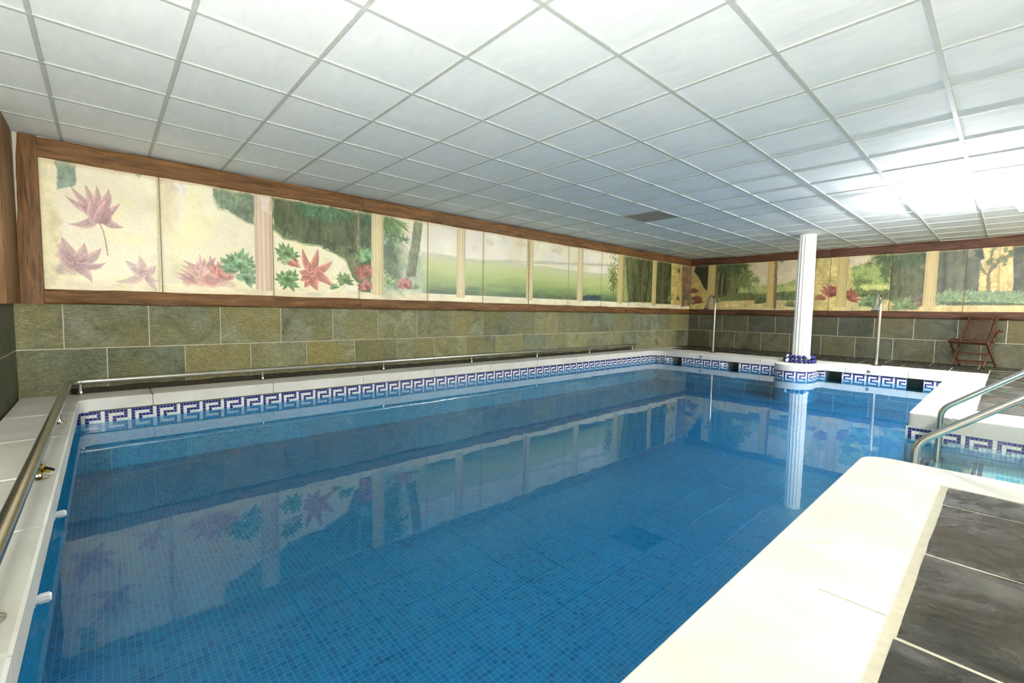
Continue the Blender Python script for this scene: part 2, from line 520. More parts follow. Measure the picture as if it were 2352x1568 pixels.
# ------------------------------------------------------------------ what the mural shows, in wall coordinates (metres)
LONG_WALL_PAINT = [
  ('poly',[(-0.172,2.117),(-0.045,2.112),(-0.065,0.964),(-0.202,0.958)],(238,226,176),0.04,0.03,0.55,0.12,None),
  ('poly',[(-0.094,1.675),(-0.055,1.637),(-0.061,1.399),(-0.098,1.374)],(196,180,118),0.05,0.06,0.5,0.12,None),
  ('poly',[(-0.198,1.087),(-0.084,1.159),(-0.08,0.996),(-0.201,0.98)],(200,190,140),0.05,0.08,0.45,0.12,None),
  ('poly',[(-0.047,2.092),(0.079,2.116),(0.075,1.896),(0.041,1.869),(-0.042,1.833)],(142,164,142),0.006,0.02,0.9,0.3,None),
  ('poly',[(0.079,2.137),(0.669,2.12),(0.668,2.084),(0.078,2.083)],(236,226,188),0.03,0.05,0.6,0.12,None),
  ('ros',(0.357,2.094),0.034,(170,185,160),(190,200,180),7,0.7,0,360,0.324,5),
  ('ros',(0.514,2.078),0.035,(170,185,160),(190,200,180),7,0.7,0,360,0.324,6),
  ('line',[(0.224,1.575),(0.247,1.51),(0.261,1.41),(0.272,1.286)],0.009,(172,138,128),0.9),
  ('leaf',(0.207,1.674),(0.041,1.88),0.076,0.1,(172,138,138),(212,174,170),0.78),
  ('leaf',(0.207,1.674),(0.139,1.913),0.072,0.03,(172,138,138),(212,174,170),0.78),
  ('leaf',(0.216,1.686),(0.216,1.915),0.072,0,(172,138,138),(212,174,170),0.78),
  ('leaf',(0.225,1.676),(0.3,1.907),0.076,-0.05,(172,138,138),(212,174,170),0.78),
  ('leaf',(0.233,1.677),(0.312,1.859),0.063,-0.1,(172,138,138),(212,174,170),0.78),
  ('leaf',(0.207,1.651),(0.002,1.792),0.072,0.12,(172,138,138),(212,174,170),0.78),
  ('leaf',(0.233,1.655),(0.374,1.783),0.063,-0.1,(172,138,138),(212,174,170),0.78),
  ('leaf',(0.206,1.64),(0.088,1.745),0.09,0.1,(172,138,138),(212,174,170),0.78),
  ('leaf',(0.233,1.644),(0.341,1.721),0.072,-0.1,(172,138,138),(212,174,170),0.78),
  ('leaf',(0.206,1.629),(0.017,1.544),0.09,0.32,(172,138,138),(212,174,170),0.78),
  ('leaf',(0.25,1.646),(0.397,1.562),0.09,-0.3,(172,138,138),(212,174,170),0.78),
  ('leaf',(0.231,1.576),(0.175,1.78),0.135,0.06,(172,138,138),(212,174,170),0.78),
  ('leaf',(0.227,1.575),(0.28,1.797),0.126,-0.05,(172,138,138),(212,174,170),0.78),
  ('poly',[(-0.044,1.335),(-0.006,1.295),(0.161,1.198),(0.248,1.17),(0.141,1.118),(-0.051,1.112)],(172,140,138),0.02,0.05,0.6,0.12,None),
  ('leaf',(0.058,1.201),(-0.031,1.424),0.108,0.1,(166,132,132),(210,172,168),0.75),
  ('leaf',(0.067,1.213),(0.114,1.384),0.09,-0.08,(166,132,132),(210,172,168),0.75),
  ('leaf',(0.075,1.203),(0.226,1.35),0.099,-0.15,(166,132,132),(210,172,168),0.75),
  ('leaf',(0.025,1.199),(-0.045,1.325),0.108,0.1,(166,132,132),(210,172,168),0.75),
  ('leaf',(0.058,1.179),(0.258,1.216),0.072,-0.2,(166,132,132),(210,172,168),0.75),
  ('leaf',(0.057,1.157),(0.156,1.029),0.081,0.2,(166,132,132),(210,172,168),0.75),
  ('leaf',(0.04,1.156),(-0.034,1.184),0.09,0,(166,132,132),(210,172,168),0.75),
  ('leaf',(0.524,1.141),(0.395,1.25),0.09,0.1,(200,168,160),(226,196,188),0.7),
  ('leaf',(0.524,1.141),(0.499,1.305),0.09,0,(200,168,160),(226,196,188),0.7),
  ('leaf',(0.543,1.142),(0.622,1.219),0.09,-0.1,(200,168,160),(226,196,188),0.7),
  ('leaf',(0.523,1.118),(0.316,1.048),0.09,0.25,(200,168,160),(226,196,188),0.7),
  ('leaf',(0.552,1.119),(0.643,1.064),0.09,-0.2,(200,168,160),(226,196,188),0.7),
  ('leaf',(0.552,1.107),(0.626,0.955),0.081,0.1,(200,168,160),(226,196,188),0.7),
  ('leaf',(0.523,1.129),(0.43,1.182),0.09,0.1,(200,168,160),(226,196,188),0.7),
  ('ros',(0.535,1.132),0.041,(206,176,166),(226,196,188),8,0.7,0,360,0.405,36),
  ('ros',(0.049,1.184),0.045,(170,136,134),(206,168,164),8,0.7,0,360,0.405,37),
  ('line',[(0.661,2.095),(0.646,0.956)],0.02,(206,190,140),0.5),
  ('poly',[(0.688,2.1),(0.88,2.1),(0.858,1.986),(0.706,2.008)],(252,250,244),0.06,0.1,0.8,0.12,None),
  ('poly',[(0.688,2.088),(0.778,2.081),(0.769,1.559),(0.678,1.549)],(226,206,160),0.08,0.05,0.6,0.12,None),
  ('poly',[(0.691,2.089),(1.51,2.075),(1.51,2.106),(0.692,2.119)],(238,218,184),0.015,0.01,0.8,0.12,None),
  ('poly',[(1.116,2.074),(1.51,2.072),(1.506,1.738),(1.404,1.77),(1.354,1.796),(1.257,1.848),(1.165,1.856),(1.124,1.979)],(128,146,122),0.01,0.03,0.95,0.35,None),
  ('blob',(1.447,1.989),0.114,0.112,(100,112,92),0.5,0.4),
  ('blob',(1.357,2.007),0.121,0.1,(150,172,132),0.4,0.4),
  ('line',[(1.121,1.978),(1.165,1.851),(1.257,1.846),(1.404,1.764),(1.506,1.731)],0.018,(206,208,160),0.7),
  ('ros',(1.036,1.119),0.248,(206,150,146),(230,188,180),17,0.7,0,180,0.351,46),
  ('ros',(1.169,1.148),0.165,(200,138,130),(222,162,152),11,0.65,-10,140,0.378,47),
  ('leaf',(1.148,1.081),(0.99,1.138),0.09,0.4,(226,164,156),(240,190,180),0.9),
  ('poly',[(0.854,1.109),(1.246,1.12),(1.294,1.055),(0.862,1.046)],(196,150,140),0.03,0.04,0.5,0.12,None),
  ('ros',(1.347,1.271),0.213,(92,128,98),(150,182,138),12,0.88,-10,190,0.405,50),
  ('ros',(1.416,1.14),0.148,(100,132,104),(160,190,150),9,0.8,-60,160,0.405,51),
  ('col',1.507,1.682,1.023,(240,216,188),1,5),
  ('poly',[(1.531,2.093),(1.679,2.096),(1.672,1.91),(1.571,1.929)],(252,244,238),0.05,0.08,0.6,0.12,None),
  ('poly',[(1.695,2.081),(2.703,2.074),(2.701,1.149),(2.626,1.211),(2.586,1.313),(2.54,1.439),(2.429,1.506),(2.315,1.545),(2.203,1.59),(2.035,1.59),(1.919,1.614),(1.806,1.625),(1.74,1.687),(1.699,1.717)],(100,112,80),0.008,0.02,1,0.4,None),
  ('forest',[(1.711,2.067),(2.696,2.066),(2.696,1.635),(2.328,1.597),(1.851,1.689),(1.708,1.765)],(78,88,62),(126,132,98),7,0.6),
  ('line',[(1.699,1.71),(1.746,1.676),(1.806,1.618),(1.919,1.607),(2.035,1.581),(2.203,1.581),(2.315,1.535),(2.429,1.493),(2.54,1.426),(2.586,1.306)],0.018,(176,192,138),0.9),
  ('palm',(2.145,2.043),0.183,(104,150,112),11,190,350,0.75,57),
  ('palm',(2.367,2.066),0.212,(104,150,112),11,190,350,0.75,58),
  ('palm',(2.562,2.058),0.154,(104,150,112),11,190,350,0.75,59),
  ('palm',(2.038,2.062),0.132,(104,150,112),11,190,350,0.75,60),
  ('palm',(2.243,2.071),0.185,(104,150,112),11,190,350,0.75,61),
  ('blob',(1.829,1.71),0.068,0.071,(60,70,58),0.5,0.4),
  ('blob',(2.328,1.597),0.115,0.088,(60,74,52),0.5,0.4),
  ('ros',(1.838,1.451),0.148,(88,122,82),(140,172,118),10,0.9,-30,210,0.405,64),
  ('ros',(1.846,1.153),0.156,(84,124,78),(150,184,124),11,0.95,-60,240,0.432,65),
  ('ros',(1.815,1.401),0.107,(130,170,110),(180,200,150),6,0.7,180,330,0.405,66),
  ('ros',(1.916,1.326),0.096,(190,120,100),(214,150,130),8,0.85,0,180,0.351,67),
  ('leaf',(2.092,1.266),(2.011,1.533),0.09,0.08,(186,116,104),(220,158,144),0.92),
  ('leaf',(2.116,1.267),(2.191,1.551),0.099,-0.05,(186,116,104),(220,158,144),0.92),
  ('leaf',(2.128,1.256),(2.365,1.411),0.108,-0.12,(186,116,104),(220,158,144),0.92),
  ('leaf',(2.139,1.219),(2.375,1.081),0.108,0.2,(186,116,104),(220,158,144),0.92),
  ('leaf',(2.079,1.24),(1.973,1.258),0.108,0.2,(186,116,104),(220,158,144),0.92),
  ('leaf',(2.103,1.229),(2.081,1.387),0.09,0,(186,116,104),(220,158,144),0.92),
  ('leaf',(2.103,1.205),(2.03,1.066),0.126,0.1,(186,116,104),(220,158,144),0.92),
  ('leaf',(2.127,1.206),(2.187,1.035),0.126,-0.1,(186,116,104),(220,158,144),0.92),
  ('leaf',(2.14,1.244),(2.275,1.215),0.09,0.3,(186,116,104),(220,158,144),0.92),
  ('leaf',(2.079,1.216),(1.984,1.149),0.108,0.1,(186,116,104),(220,158,144),0.92),
  ('ros',(2.109,1.236),0.092,(196,128,114),(224,168,152),9,0.9,0,360,0.405,78),
  ('ros',(2.519,1.179),0.129,(84,112,70),(140,166,112),11,0.9,-20,220,0.378,79),
  ('ros',(2.388,1.082),0.077,(100,132,92),(150,176,130),7,0.8,0,180,0.351,80),
  ('forest',[(2.712,2.108),(2.884,2.082),(2.869,1.043),(2.71,1.05)],(80,98,72),(120,134,100),9,1),
  ('palm',(2.835,2.087),0.159,(110,150,110),9,190,350,0.8,82),
  ('ros',(2.82,1.502),0.2,(84,134,92),(150,190,136),9,0.85,10,190,0.297,83),
  ('ros',(2.806,1.275),0.186,(150,84,84),(198,120,114),9,0.95,10,180,0.378,84),
  ('ros',(2.806,1.114),0.134,(160,96,92),(206,136,124),9,0.95,0,200,0.405,85),
  ('poly',[(3.05,2.08),(3.155,2.068),(3.309,1.785),(3.373,1.567),(3.312,1.061),(3.052,1.051)],(124,144,112),0.12,0.06,0.95,0.3,None),
  ('blob',(3.126,1.558),0.137,0.356,(84,102,78),0.6,0.35),
  ('palm',(3.08,2.071),0.257,(124,158,100),10,280,345,0.8,88),
  ('palm',(3.065,2.001),0.203,(124,158,100),10,270,340,0.8,89),
  ('palm',(3.155,2.068),0.301,(124,158,100),10,290,350,0.8,90),
  ('palm',(3.095,2.06),0.162,(124,158,100),10,240,300,0.8,91),
  ('palm',(3.356,1.79),0.126,(120,152,104),9,-30,210,0.8,92),
  ('palm',(3.201,1.827),0.111,(120,150,104),9,-30,210,0.7,93),
  ('poly',[(3.357,1.621),(3.717,1.613),(3.721,1.077),(3.327,1.061)],(176,196,160),0.08,0.05,0.8,0.2,None),
  ('poly',[(3.515,2.072),(3.65,2.07),(3.615,1.748),(3.536,1.294),(3.387,1.284),(3.452,1.659)],(140,144,112),0.012,0.015,1,0.3,None),
  ('line',[(3.63,2.052),(3.599,1.732),(3.519,1.307)],0.02,(108,112,84),0.6),
  ('ros',(3.119,1.185),0.152,(110,142,96),(190,206,160),8,0.95,0,190,0.324,97),
  ('ros',(3.382,1.156),0.156,(168,104,98),(214,152,142),13,0.92,-10,190,0.351,98),
  ('ros',(3.553,1.136),0.087,(120,148,110),(150,176,130),8,0.8,0,200,0.338,99),
  ('col',2.881,3.048,1.027,(240,224,172),1,5),
  ('field',3.62,9.0,1.645,1.064),
  ('poly',[(3.625,1.65),(4.243,1.602),(4.774,1.62),(4.775,1.584),(3.686,1.578)],(206,206,186),0.03,0.02,0.7,0.12,None),
  ('poly',[(4.774,1.62),(5.06,1.657),(5.382,1.7),(5.724,1.702),(5.725,1.663),(4.775,1.591)],(196,200,170),0.015,0.01,0.7,0.12,None),
  ('poly',[(5.902,1.718),(6.252,1.749),(6.624,1.756),(7.734,1.824),(8.367,1.858),(8.369,1.819),(5.904,1.67)],(190,192,160),0.02,0.01,0.7,0.12,None),
  ('poly',[(3.534,2.075),(3.637,2.077),(3.552,1.618),(3.538,1.437)],(140,150,112),0.015,0.01,1,0.3,None),
  ('blob',(4.9,1.938),0.096,0.072,(222,208,168),0.6,0.35),
  ('blob',(5.586,2.001),0.151,0.092,(220,204,164),0.6,0.35),
  ('blob',(6.515,1.973),0.229,0.117,(226,212,172),0.6,0.35),
  ('col',4.252,4.415,1.031,(240,222,172),1,5),
  ('col',5.738,5.906,1.042,(240,222,172),1,5),
  ('col',7.122,7.289,1.049,(240,222,172),1,5),
  ('col',8.516,8.687,1.05,(240,222,172),1,5),
  ('line',[(5.77,2.116),(5.794,0.977)],0.02,(150,120,70),0.9),
  ('poly',[(7.308,1.16),(7.902,1.185),(7.954,1.089),(7.312,1.066)],(62,78,84),0.02,0.03,0.95,0.3,None),
  ('blob',(8.346,1.624),0.269,0.499,(150,156,84),0.85,0.42),
  ('blob',(8.321,1.468),0.2,0.288,(104,108,62),0.7,0.42),
  ('blob',(8.396,1.937),0.134,0.135,(160,160,140),0.6,0.4),
  ('line',[(8.321,1.468),(8.321,1.09)],0.02,(92,100,62),0.6),
  ('line',[(8.404,1.473),(8.404,1.093)],0.02,(92,100,62),0.6),
  ('line',[(8.471,1.477),(8.471,1.095)],0.02,(92,100,62),0.6),
  ('forest',[(8.631,2.093),(8.876,2.097),(8.899,1.081),(8.687,1.089)],(124,134,84),(168,176,112),12,1),
  ('forest',[(8.739,2.084),(9.867,2.086),(9.881,1.086),(8.91,1.073)],(58,64,38),(112,118,66),22,1),
  ('forest',[(10.031,2.086),(10.747,2.087),(10.78,1.064),(10.06,1.063)],(44,50,34),(98,104,56),20,1),
  ('poly',[(10.747,2.087),(11.272,2.097),(11.328,1.054),(10.781,1.058)],(208,186,112),0.012,0.02,1,0.2,None),
  ('line',[(10.756,1.975),(11.271,1.987)],0.008,(150,128,70),0.6),
  ('line',[(10.764,1.863),(11.28,1.872)],0.008,(150,128,70),0.6),
  ('line',[(10.773,1.75),(11.29,1.756)],0.008,(150,128,70),0.6),
  ('line',[(10.782,1.637),(11.299,1.64)],0.008,(150,128,70),0.6),
  ('line',[(10.79,1.524),(11.309,1.523)],0.008,(150,128,70),0.6),
  ('line',[(10.799,1.411),(11.318,1.406)],0.008,(150,128,70),0.6),
  ('line',[(10.808,1.298),(11.328,1.289)],0.008,(150,128,70),0.6),
  ('line',[(10.817,1.184),(11.338,1.172)],0.008,(150,128,70),0.6),
  ('line',[(10.863,2.074),(10.918,1.072)],0.008,(160,138,78),0.5),
  ('line',[(11.001,2.086),(11.058,1.076)],0.008,(160,138,78),0.5),
  ('line',[(11.142,2.098),(11.2,1.079)],0.008,(160,138,78),0.5),
  ('ros',(11.122,1.934),0.115,(70,84,46),(104,116,66),9,0.95,150,390,0.189,136),
  ('line',[(11.133,1.912),(11.169,1.753),(11.153,1.659)],0.02,(90,100,56),0.8),
  ('ros',(10.726,1.181),0.159,(96,108,62),(140,150,92),9,0.9,0,180,0.216,138),
  ('ros',(11.143,1.194),0.139,(80,94,60),(120,130,84),9,0.9,0,180,0.216,139),
  ('col',8.465,8.676,1.056,(226,204,138),1,5),
  ('col',9.901,10.066,1.046,(214,194,136),1,5),
  ('poly',[(11.271,2.108),(11.806,2.154),(11.825,1.046),(11.332,1.012)],(138,112,88),0.02,0.02,1,0.3,None),
  ('line',[(11.285,2.11),(11.339,1.035)],0.03,(168,140,88),0.7),
  ('ros',(11.532,1.206),0.213,(70,82,66),(96,110,86),8,0.8,20,170,0.216,144),
]
FAR_WALL_PAINT = [
  ('poly',[(-0.069,2.157),(0.522,2.12),(0.573,0.954),(-0.017,0.948)],(206,186,118),0.01,0.01,1,0.2,None),
  ('line',[(-0.003,2.105),(0.5,2.075)],0.008,(166,142,80),0.7),
  ('line',[(0.017,2.104),(0.021,2.022)],0.008,(166,142,80),0.6),
  ('line',[(0.132,2.097),(0.136,2.016)],0.008,(166,142,80),0.6),
  ('line',[(0.246,2.09),(0.25,2.01)],0.008,(166,142,80),0.6),
  ('line',[(0.358,2.083),(0.362,2.003)],0.008,(166,142,80),0.6),
  ('line',[(0.469,2.077),(0.473,1.997)],0.008,(166,142,80),0.6),
  ('line',[(0.0,2.023),(0.504,1.996)],0.008,(166,142,80),0.7),
  ('line',[(0.066,2.02),(0.069,1.938)],0.008,(166,142,80),0.6),
  ('line',[(0.181,2.013),(0.184,1.932)],0.008,(166,142,80),0.6),
  ('line',[(0.294,2.007),(0.297,1.927)],0.008,(166,142,80),0.6),
  ('line',[(0.405,2.001),(0.409,1.921)],0.008,(166,142,80),0.6),
  ('line',[(0.004,1.941),(0.507,1.917)],0.008,(166,142,80),0.7),
  ('line',[(0.024,1.94),(0.027,1.859)],0.008,(166,142,80),0.6),
  ('line',[(0.139,1.935),(0.143,1.853)],0.008,(166,142,80),0.6),
  ('line',[(0.253,1.929),(0.257,1.848)],0.008,(166,142,80),0.6),
  ('line',[(0.365,1.923),(0.369,1.843)],0.008,(166,142,80),0.6),
  ('line',[(0.476,1.918),(0.479,1.839)],0.008,(166,142,80),0.6),
  ('line',[(0.007,1.86),(0.51,1.837)],0.008,(166,142,80),0.7),
  ('line',[(0.073,1.857),(0.076,1.775)],0.008,(166,142,80),0.6),
  ('line',[(0.187,1.852),(0.191,1.771)],0.008,(166,142,80),0.6),
  ('line',[(0.301,1.846),(0.304,1.766)],0.008,(166,142,80),0.6),
  ('line',[(0.412,1.842),(0.416,1.762)],0.008,(166,142,80),0.6),
  ('line',[(0.011,1.778),(0.514,1.758)],0.008,(166,142,80),0.7),
  ('line',[(0.031,1.777),(0.034,1.695)],0.008,(166,142,80),0.6),
  ('line',[(0.146,1.772),(0.15,1.691)],0.008,(166,142,80),0.6),
  ('line',[(0.26,1.768),(0.263,1.687)],0.008,(166,142,80),0.6),
  ('line',[(0.372,1.763),(0.376,1.683)],0.008,(166,142,80),0.6),
  ('line',[(0.483,1.759),(0.486,1.68)],0.008,(166,142,80),0.6),
  ('line',[(0.014,1.696),(0.517,1.678)],0.008,(166,142,80),0.7),
  ('line',[(0.08,1.694),(0.083,1.612)],0.008,(166,142,80),0.6),
  ('line',[(0.194,1.69),(0.198,1.609)],0.008,(166,142,80),0.6),
  ('line',[(0.308,1.686),(0.311,1.605)],0.008,(166,142,80),0.6),
  ('line',[(0.419,1.682),(0.423,1.602)],0.008,(166,142,80),0.6),
  ('line',[(0.018,1.614),(0.521,1.599)],0.008,(166,142,80),0.7),
  ('line',[(0.038,1.613),(0.041,1.532)],0.008,(166,142,80),0.6),
  ('line',[(0.153,1.61),(0.157,1.529)],0.008,(166,142,80),0.6),
  ('line',[(0.267,1.607),(0.27,1.526)],0.008,(166,142,80),0.6),
  ('line',[(0.379,1.603),(0.383,1.523)],0.008,(166,142,80),0.6),
  ('line',[(0.49,1.6),(0.493,1.52)],0.008,(166,142,80),0.6),
  ('line',[(0.021,1.532),(0.524,1.52)],0.008,(166,142,80),0.7),
  ('line',[(0.087,1.53),(0.09,1.449)],0.008,(166,142,80),0.6),
  ('line',[(0.201,1.528),(0.205,1.447)],0.008,(166,142,80),0.6),
  ('line',[(0.315,1.525),(0.318,1.444)],0.008,(166,142,80),0.6),
  ('line',[(0.426,1.522),(0.43,1.442)],0.008,(166,142,80),0.6),
  ('line',[(0.025,1.45),(0.528,1.44)],0.008,(166,142,80),0.7),
  ('line',[(0.045,1.45),(0.048,1.368)],0.008,(166,142,80),0.6),
  ('line',[(0.16,1.447),(0.164,1.366)],0.008,(166,142,80),0.6),
  ('line',[(0.274,1.445),(0.278,1.364)],0.008,(166,142,80),0.6),
  ('line',[(0.386,1.443),(0.39,1.363)],0.008,(166,142,80),0.6),
  ('line',[(0.497,1.441),(0.5,1.361)],0.008,(166,142,80),0.6),
  ('line',[(0.028,1.368),(0.531,1.361)],0.008,(166,142,80),0.7),
  ('line',[(0.094,1.367),(0.097,1.286)],0.008,(166,142,80),0.6),
  ('line',[(0.208,1.366),(0.212,1.284)],0.008,(166,142,80),0.6),
  ('line',[(0.322,1.364),(0.325,1.283)],0.008,(166,142,80),0.6),
  ('line',[(0.433,1.362),(0.437,1.282)],0.008,(166,142,80),0.6),
  ('line',[(0.032,1.286),(0.535,1.281)],0.008,(166,142,80),0.7),
  ('line',[(0.052,1.286),(0.056,1.204)],0.008,(166,142,80),0.6),
  ('line',[(0.167,1.285),(0.171,1.204)],0.008,(166,142,80),0.6),
  ('line',[(0.281,1.284),(0.285,1.203)],0.008,(166,142,80),0.6),
  ('line',[(0.393,1.283),(0.397,1.202)],0.008,(166,142,80),0.6),
  ('line',[(0.504,1.282),(0.507,1.202)],0.008,(166,142,80),0.6),
  ('line',[(0.035,1.204),(0.538,1.202)],0.008,(166,142,80),0.7),
  ('line',[(0.101,1.204),(0.104,1.141)],0.008,(166,142,80),0.6),
  ('line',[(0.216,1.203),(0.218,1.141)],0.008,(166,142,80),0.6),
  ('line',[(0.329,1.203),(0.331,1.141)],0.008,(166,142,80),0.6),
  ('line',[(0.44,1.202),(0.443,1.141)],0.008,(166,142,80),0.6),
  ('poly',[(0.135,2.097),(0.487,2.094),(0.48,1.446),(0.431,1.459),(0.355,1.543),(0.28,1.71),(0.208,1.832),(0.144,1.894),(0.104,1.944)],(50,54,38),0.006,0.012,1,0.2,None),
  ('ros',(0.127,1.405),0.144,(104,56,42),(146,86,62),9,1,10,170,0.324,68),
  ('ros',(0.189,1.141),0.227,(96,54,44),(140,84,66),13,1,0,180,0.324,69),
  ('ros',(0.052,1.117),0.145,(150,140,90),(180,168,110),6,0.9,20,150,0.351,70),
  ('forest',[(0.645,2.113),(1.376,2.101),(1.474,1.799),(1.361,1.495),(1.246,1.185),(0.677,1.159)],(58,66,42),(104,106,64),10,1),
  ('line',[(0.755,1.877),(0.739,1.602),(0.721,1.326)],0.045,(136,130,84),0.8),
  ('line',[(0.862,1.872),(0.847,1.599),(0.83,1.324)],0.045,(136,130,84),0.8),
  ('line',[(1.127,1.859),(1.113,1.591),(1.096,1.321)],0.045,(136,130,84),0.8),
  ('line',[(1.193,1.856),(1.179,1.589),(1.163,1.32)],0.045,(136,130,84),0.8),
  ('line',[(1.258,1.853),(1.244,1.587),(1.228,1.319)],0.045,(136,130,84),0.8),
  ('poly',[(1.463,2.063),(1.872,2.08),(1.878,1.515),(1.466,1.525)],(210,198,164),0.05,0.02,1,0.1,None),
  ('poly',[(1.273,1.53),(1.897,1.536),(1.878,1.311),(1.24,1.297)],(170,180,112),0.04,0.02,1,0.2,None),
  ('poly',[(1.237,1.364),(1.876,1.343),(1.878,1.172),(0.682,1.159),(0.676,1.303)],(104,114,68),0.03,0.05,1,0.35,None),
  ('blob',(1.398,1.626),0.231,0.243,(112,128,72),0.95,0.36),
  ('blob',(1.606,1.663),0.144,0.131,(132,146,90),0.9,0.4),
  ('palm',(1.313,2.072),0.287,(92,112,66),11,190,350,0.85,82),
  ('palm',(1.161,2.081),0.29,(92,112,66),11,190,350,0.85,83),
  ('palm',(1.429,1.867),0.198,(92,112,66),11,190,350,0.85,84),
  ('palm',(0.826,2.079),0.274,(92,112,66),11,190,350,0.85,85),
  ('palm',(1.007,2.068),0.248,(92,112,66),11,190,350,0.85,86),
  ('palm',(1.389,1.825),0.243,(156,160,90),11,0,360,0.8,87),
  ('poly',[(0.67,1.159),(1.884,1.183),(1.882,1.022),(0.676,1.036)],(214,194,130),0.02,0.03,1,0.2,None),
  ('ros',(0.716,1.187),0.139,(96,106,66),(150,156,104),8,0.9,-40,140,0.297,89),
  ('ros',(1.714,1.118),0.13,(70,82,48),(104,114,68),9,0.95,10,170,0.216,90),
  ('ros',(1.826,1.14),0.194,(66,80,48),(100,110,66),9,0.95,30,170,0.189,91),
  ('ros',(1.481,1.206),0.088,(140,90,66),(160,110,80),9,0.8,0,180,0.27,92),
  ('col',0.517,0.675,1.013,(216,194,126),1,5),
  ('poly',[(2.047,2.132),(2.736,2.136),(2.764,1.543),(2.065,1.542)],(206,194,160),0.03,0.02,1,0.1,None),
  ('poly',[(2.065,1.542),(2.209,1.559),(2.322,1.597),(2.47,1.633),(2.482,1.386),(2.072,1.394)],(150,160,98),0.02,0.02,1,0.2,None),
  ('poly',[(2.068,1.478),(2.476,1.5),(2.484,1.345),(2.074,1.351)],(176,182,116),0.02,0.02,1,0.2,None),
  ('poly',[(2.074,1.362),(2.482,1.386),(2.492,1.17),(2.072,1.182)],(100,112,70),0.02,0.05,1,0.4,None),
  ('poly',[(2.072,1.182),(2.529,1.17),(2.539,0.975),(2.083,0.97)],(206,190,134),0.02,0.04,1,0.2,None),
  ('ros',(2.149,1.203),0.105,(90,100,64),(130,134,90),9,0.9,0,180,0.27,99),
  ('ros',(2.395,1.057),0.145,(76,88,58),(120,128,84),10,0.95,-10,170,0.27,100),
  ('ros',(2.397,1.202),0.145,(70,84,56),(110,120,76),9,0.9,0,180,0.243,101),
  ('ros',(2.165,2.093),0.084,(84,100,60),(104,120,70),7,0.8,180,360,0.27,102),
  ('col',1.885,2.058,1.022,(212,186,118),1,5),
  ('line',[(2.052,2.107),(2.071,1.012)],0.05,(96,80,54),0.8),
  ('poly',[(2.699,2.147),(3.216,2.131),(3.247,0.986),(2.758,0.96)],(206,188,122),0.01,0.02,1,0.2,None),
  ('poly',[(2.701,2.105),(2.854,2.105),(2.84,1.928),(2.811,1.762),(2.719,1.745)],(206,196,160),0.01,0.03,1,0.1,None),
  ('line',[(2.861,2.094),(2.847,1.928),(2.816,1.741)],0.03,(130,138,76),0.8),
  ('line',[(2.796,1.678),(3.23,1.662)],0.008,(166,142,80),0.7),
  ('line',[(2.811,1.678),(2.815,1.606)],0.008,(166,142,80),0.6),
  ('line',[(2.896,1.674),(2.9,1.603)],0.008,(166,142,80),0.6),
  ('line',[(2.98,1.671),(2.984,1.601)],0.008,(166,142,80),0.6),
  ('line',[(3.063,1.668),(3.067,1.598)],0.008,(166,142,80),0.6),
  ('line',[(3.145,1.665),(3.149,1.595)],0.008,(166,142,80),0.6),
  ('line',[(3.227,1.662),(3.23,1.592)],0.008,(166,142,80),0.6),
  ('line',[(2.8,1.607),(3.234,1.592)],0.008,(166,142,80),0.7),
  ('line',[(2.848,1.605),(2.852,1.534)],0.008,(166,142,80),0.6),
  ('line',[(2.933,1.602),(2.936,1.531)],0.008,(166,142,80),0.6),
  ('line',[(3.016,1.599),(3.02,1.529)],0.008,(166,142,80),0.6),
  ('line',[(3.099,1.597),(3.103,1.527)],0.008,(166,142,80),0.6),
  ('line',[(3.181,1.594),(3.184,1.524)],0.008,(166,142,80),0.6),
  ('line',[(2.804,1.535),(3.237,1.523)],0.008,(166,142,80),0.7),
  ('line',[(2.818,1.534),(2.822,1.463)],0.008,(166,142,80),0.6),
  ('line',[(2.903,1.532),(2.907,1.461)],0.008,(166,142,80),0.6),
  ('line',[(2.987,1.53),(2.991,1.459)],0.008,(166,142,80),0.6),
  ('line',[(3.07,1.527),(3.074,1.457)],0.008,(166,142,80),0.6),
  ('line',[(3.152,1.525),(3.156,1.455)],0.008,(166,142,80),0.6),
  ('line',[(3.234,1.523),(3.237,1.453)],0.008,(166,142,80),0.6),
  ('line',[(2.807,1.463),(3.241,1.453)],0.008,(166,142,80),0.7),
  ('line',[(2.855,1.462),(2.857,1.424)],0.008,(166,142,80),0.6),
  ('line',[(2.94,1.46),(2.942,1.422)],0.008,(166,142,80),0.6),
  ('line',[(3.023,1.458),(3.025,1.421)],0.008,(166,142,80),0.6),
  ('line',[(3.106,1.456),(3.108,1.419)],0.008,(166,142,80),0.6),
  ('line',[(3.188,1.454),(3.19,1.418)],0.008,(166,142,80),0.6),
  ('poly',[(2.747,1.172),(3.255,1.171),(3.268,0.925),(2.76,0.917)],(196,180,118),0.03,0.04,1,0.2,None),
  ('blob',(3.067,2.111),0.229,0.037,(96,108,60),0.9,0.45),
  ('ros',(2.958,1.203),0.136,(120,62,46),(160,92,66),11,1,0,180,0.27,136),
  ('poly',[(3.398,2.118),(3.45,2.094),(3.444,1.854),(3.526,1.571),(3.593,1.25),(3.441,1.251)],(196,182,118),0.01,0.02,1,0.2,None),
  ('poly',[(3.432,2.115),(4.048,2.11),(4.062,1.823),(3.459,1.834)],(214,204,172),0.01,0.02,1,0.1,None),
  ('poly',[(3.461,1.854),(3.594,1.886),(3.723,1.938),(3.822,1.893),(3.975,2.0),(4.114,2.01),(4.143,1.304),(3.59,1.31),(3.526,1.571)],(140,158,92),0.02,0.05,1,0.35,None),
  ('blob',(3.601,1.747),0.164,0.119,(166,180,110),0.8,0.42),
  ('blob',(3.865,1.677),0.205,0.176,(158,172,98),0.7,0.42),
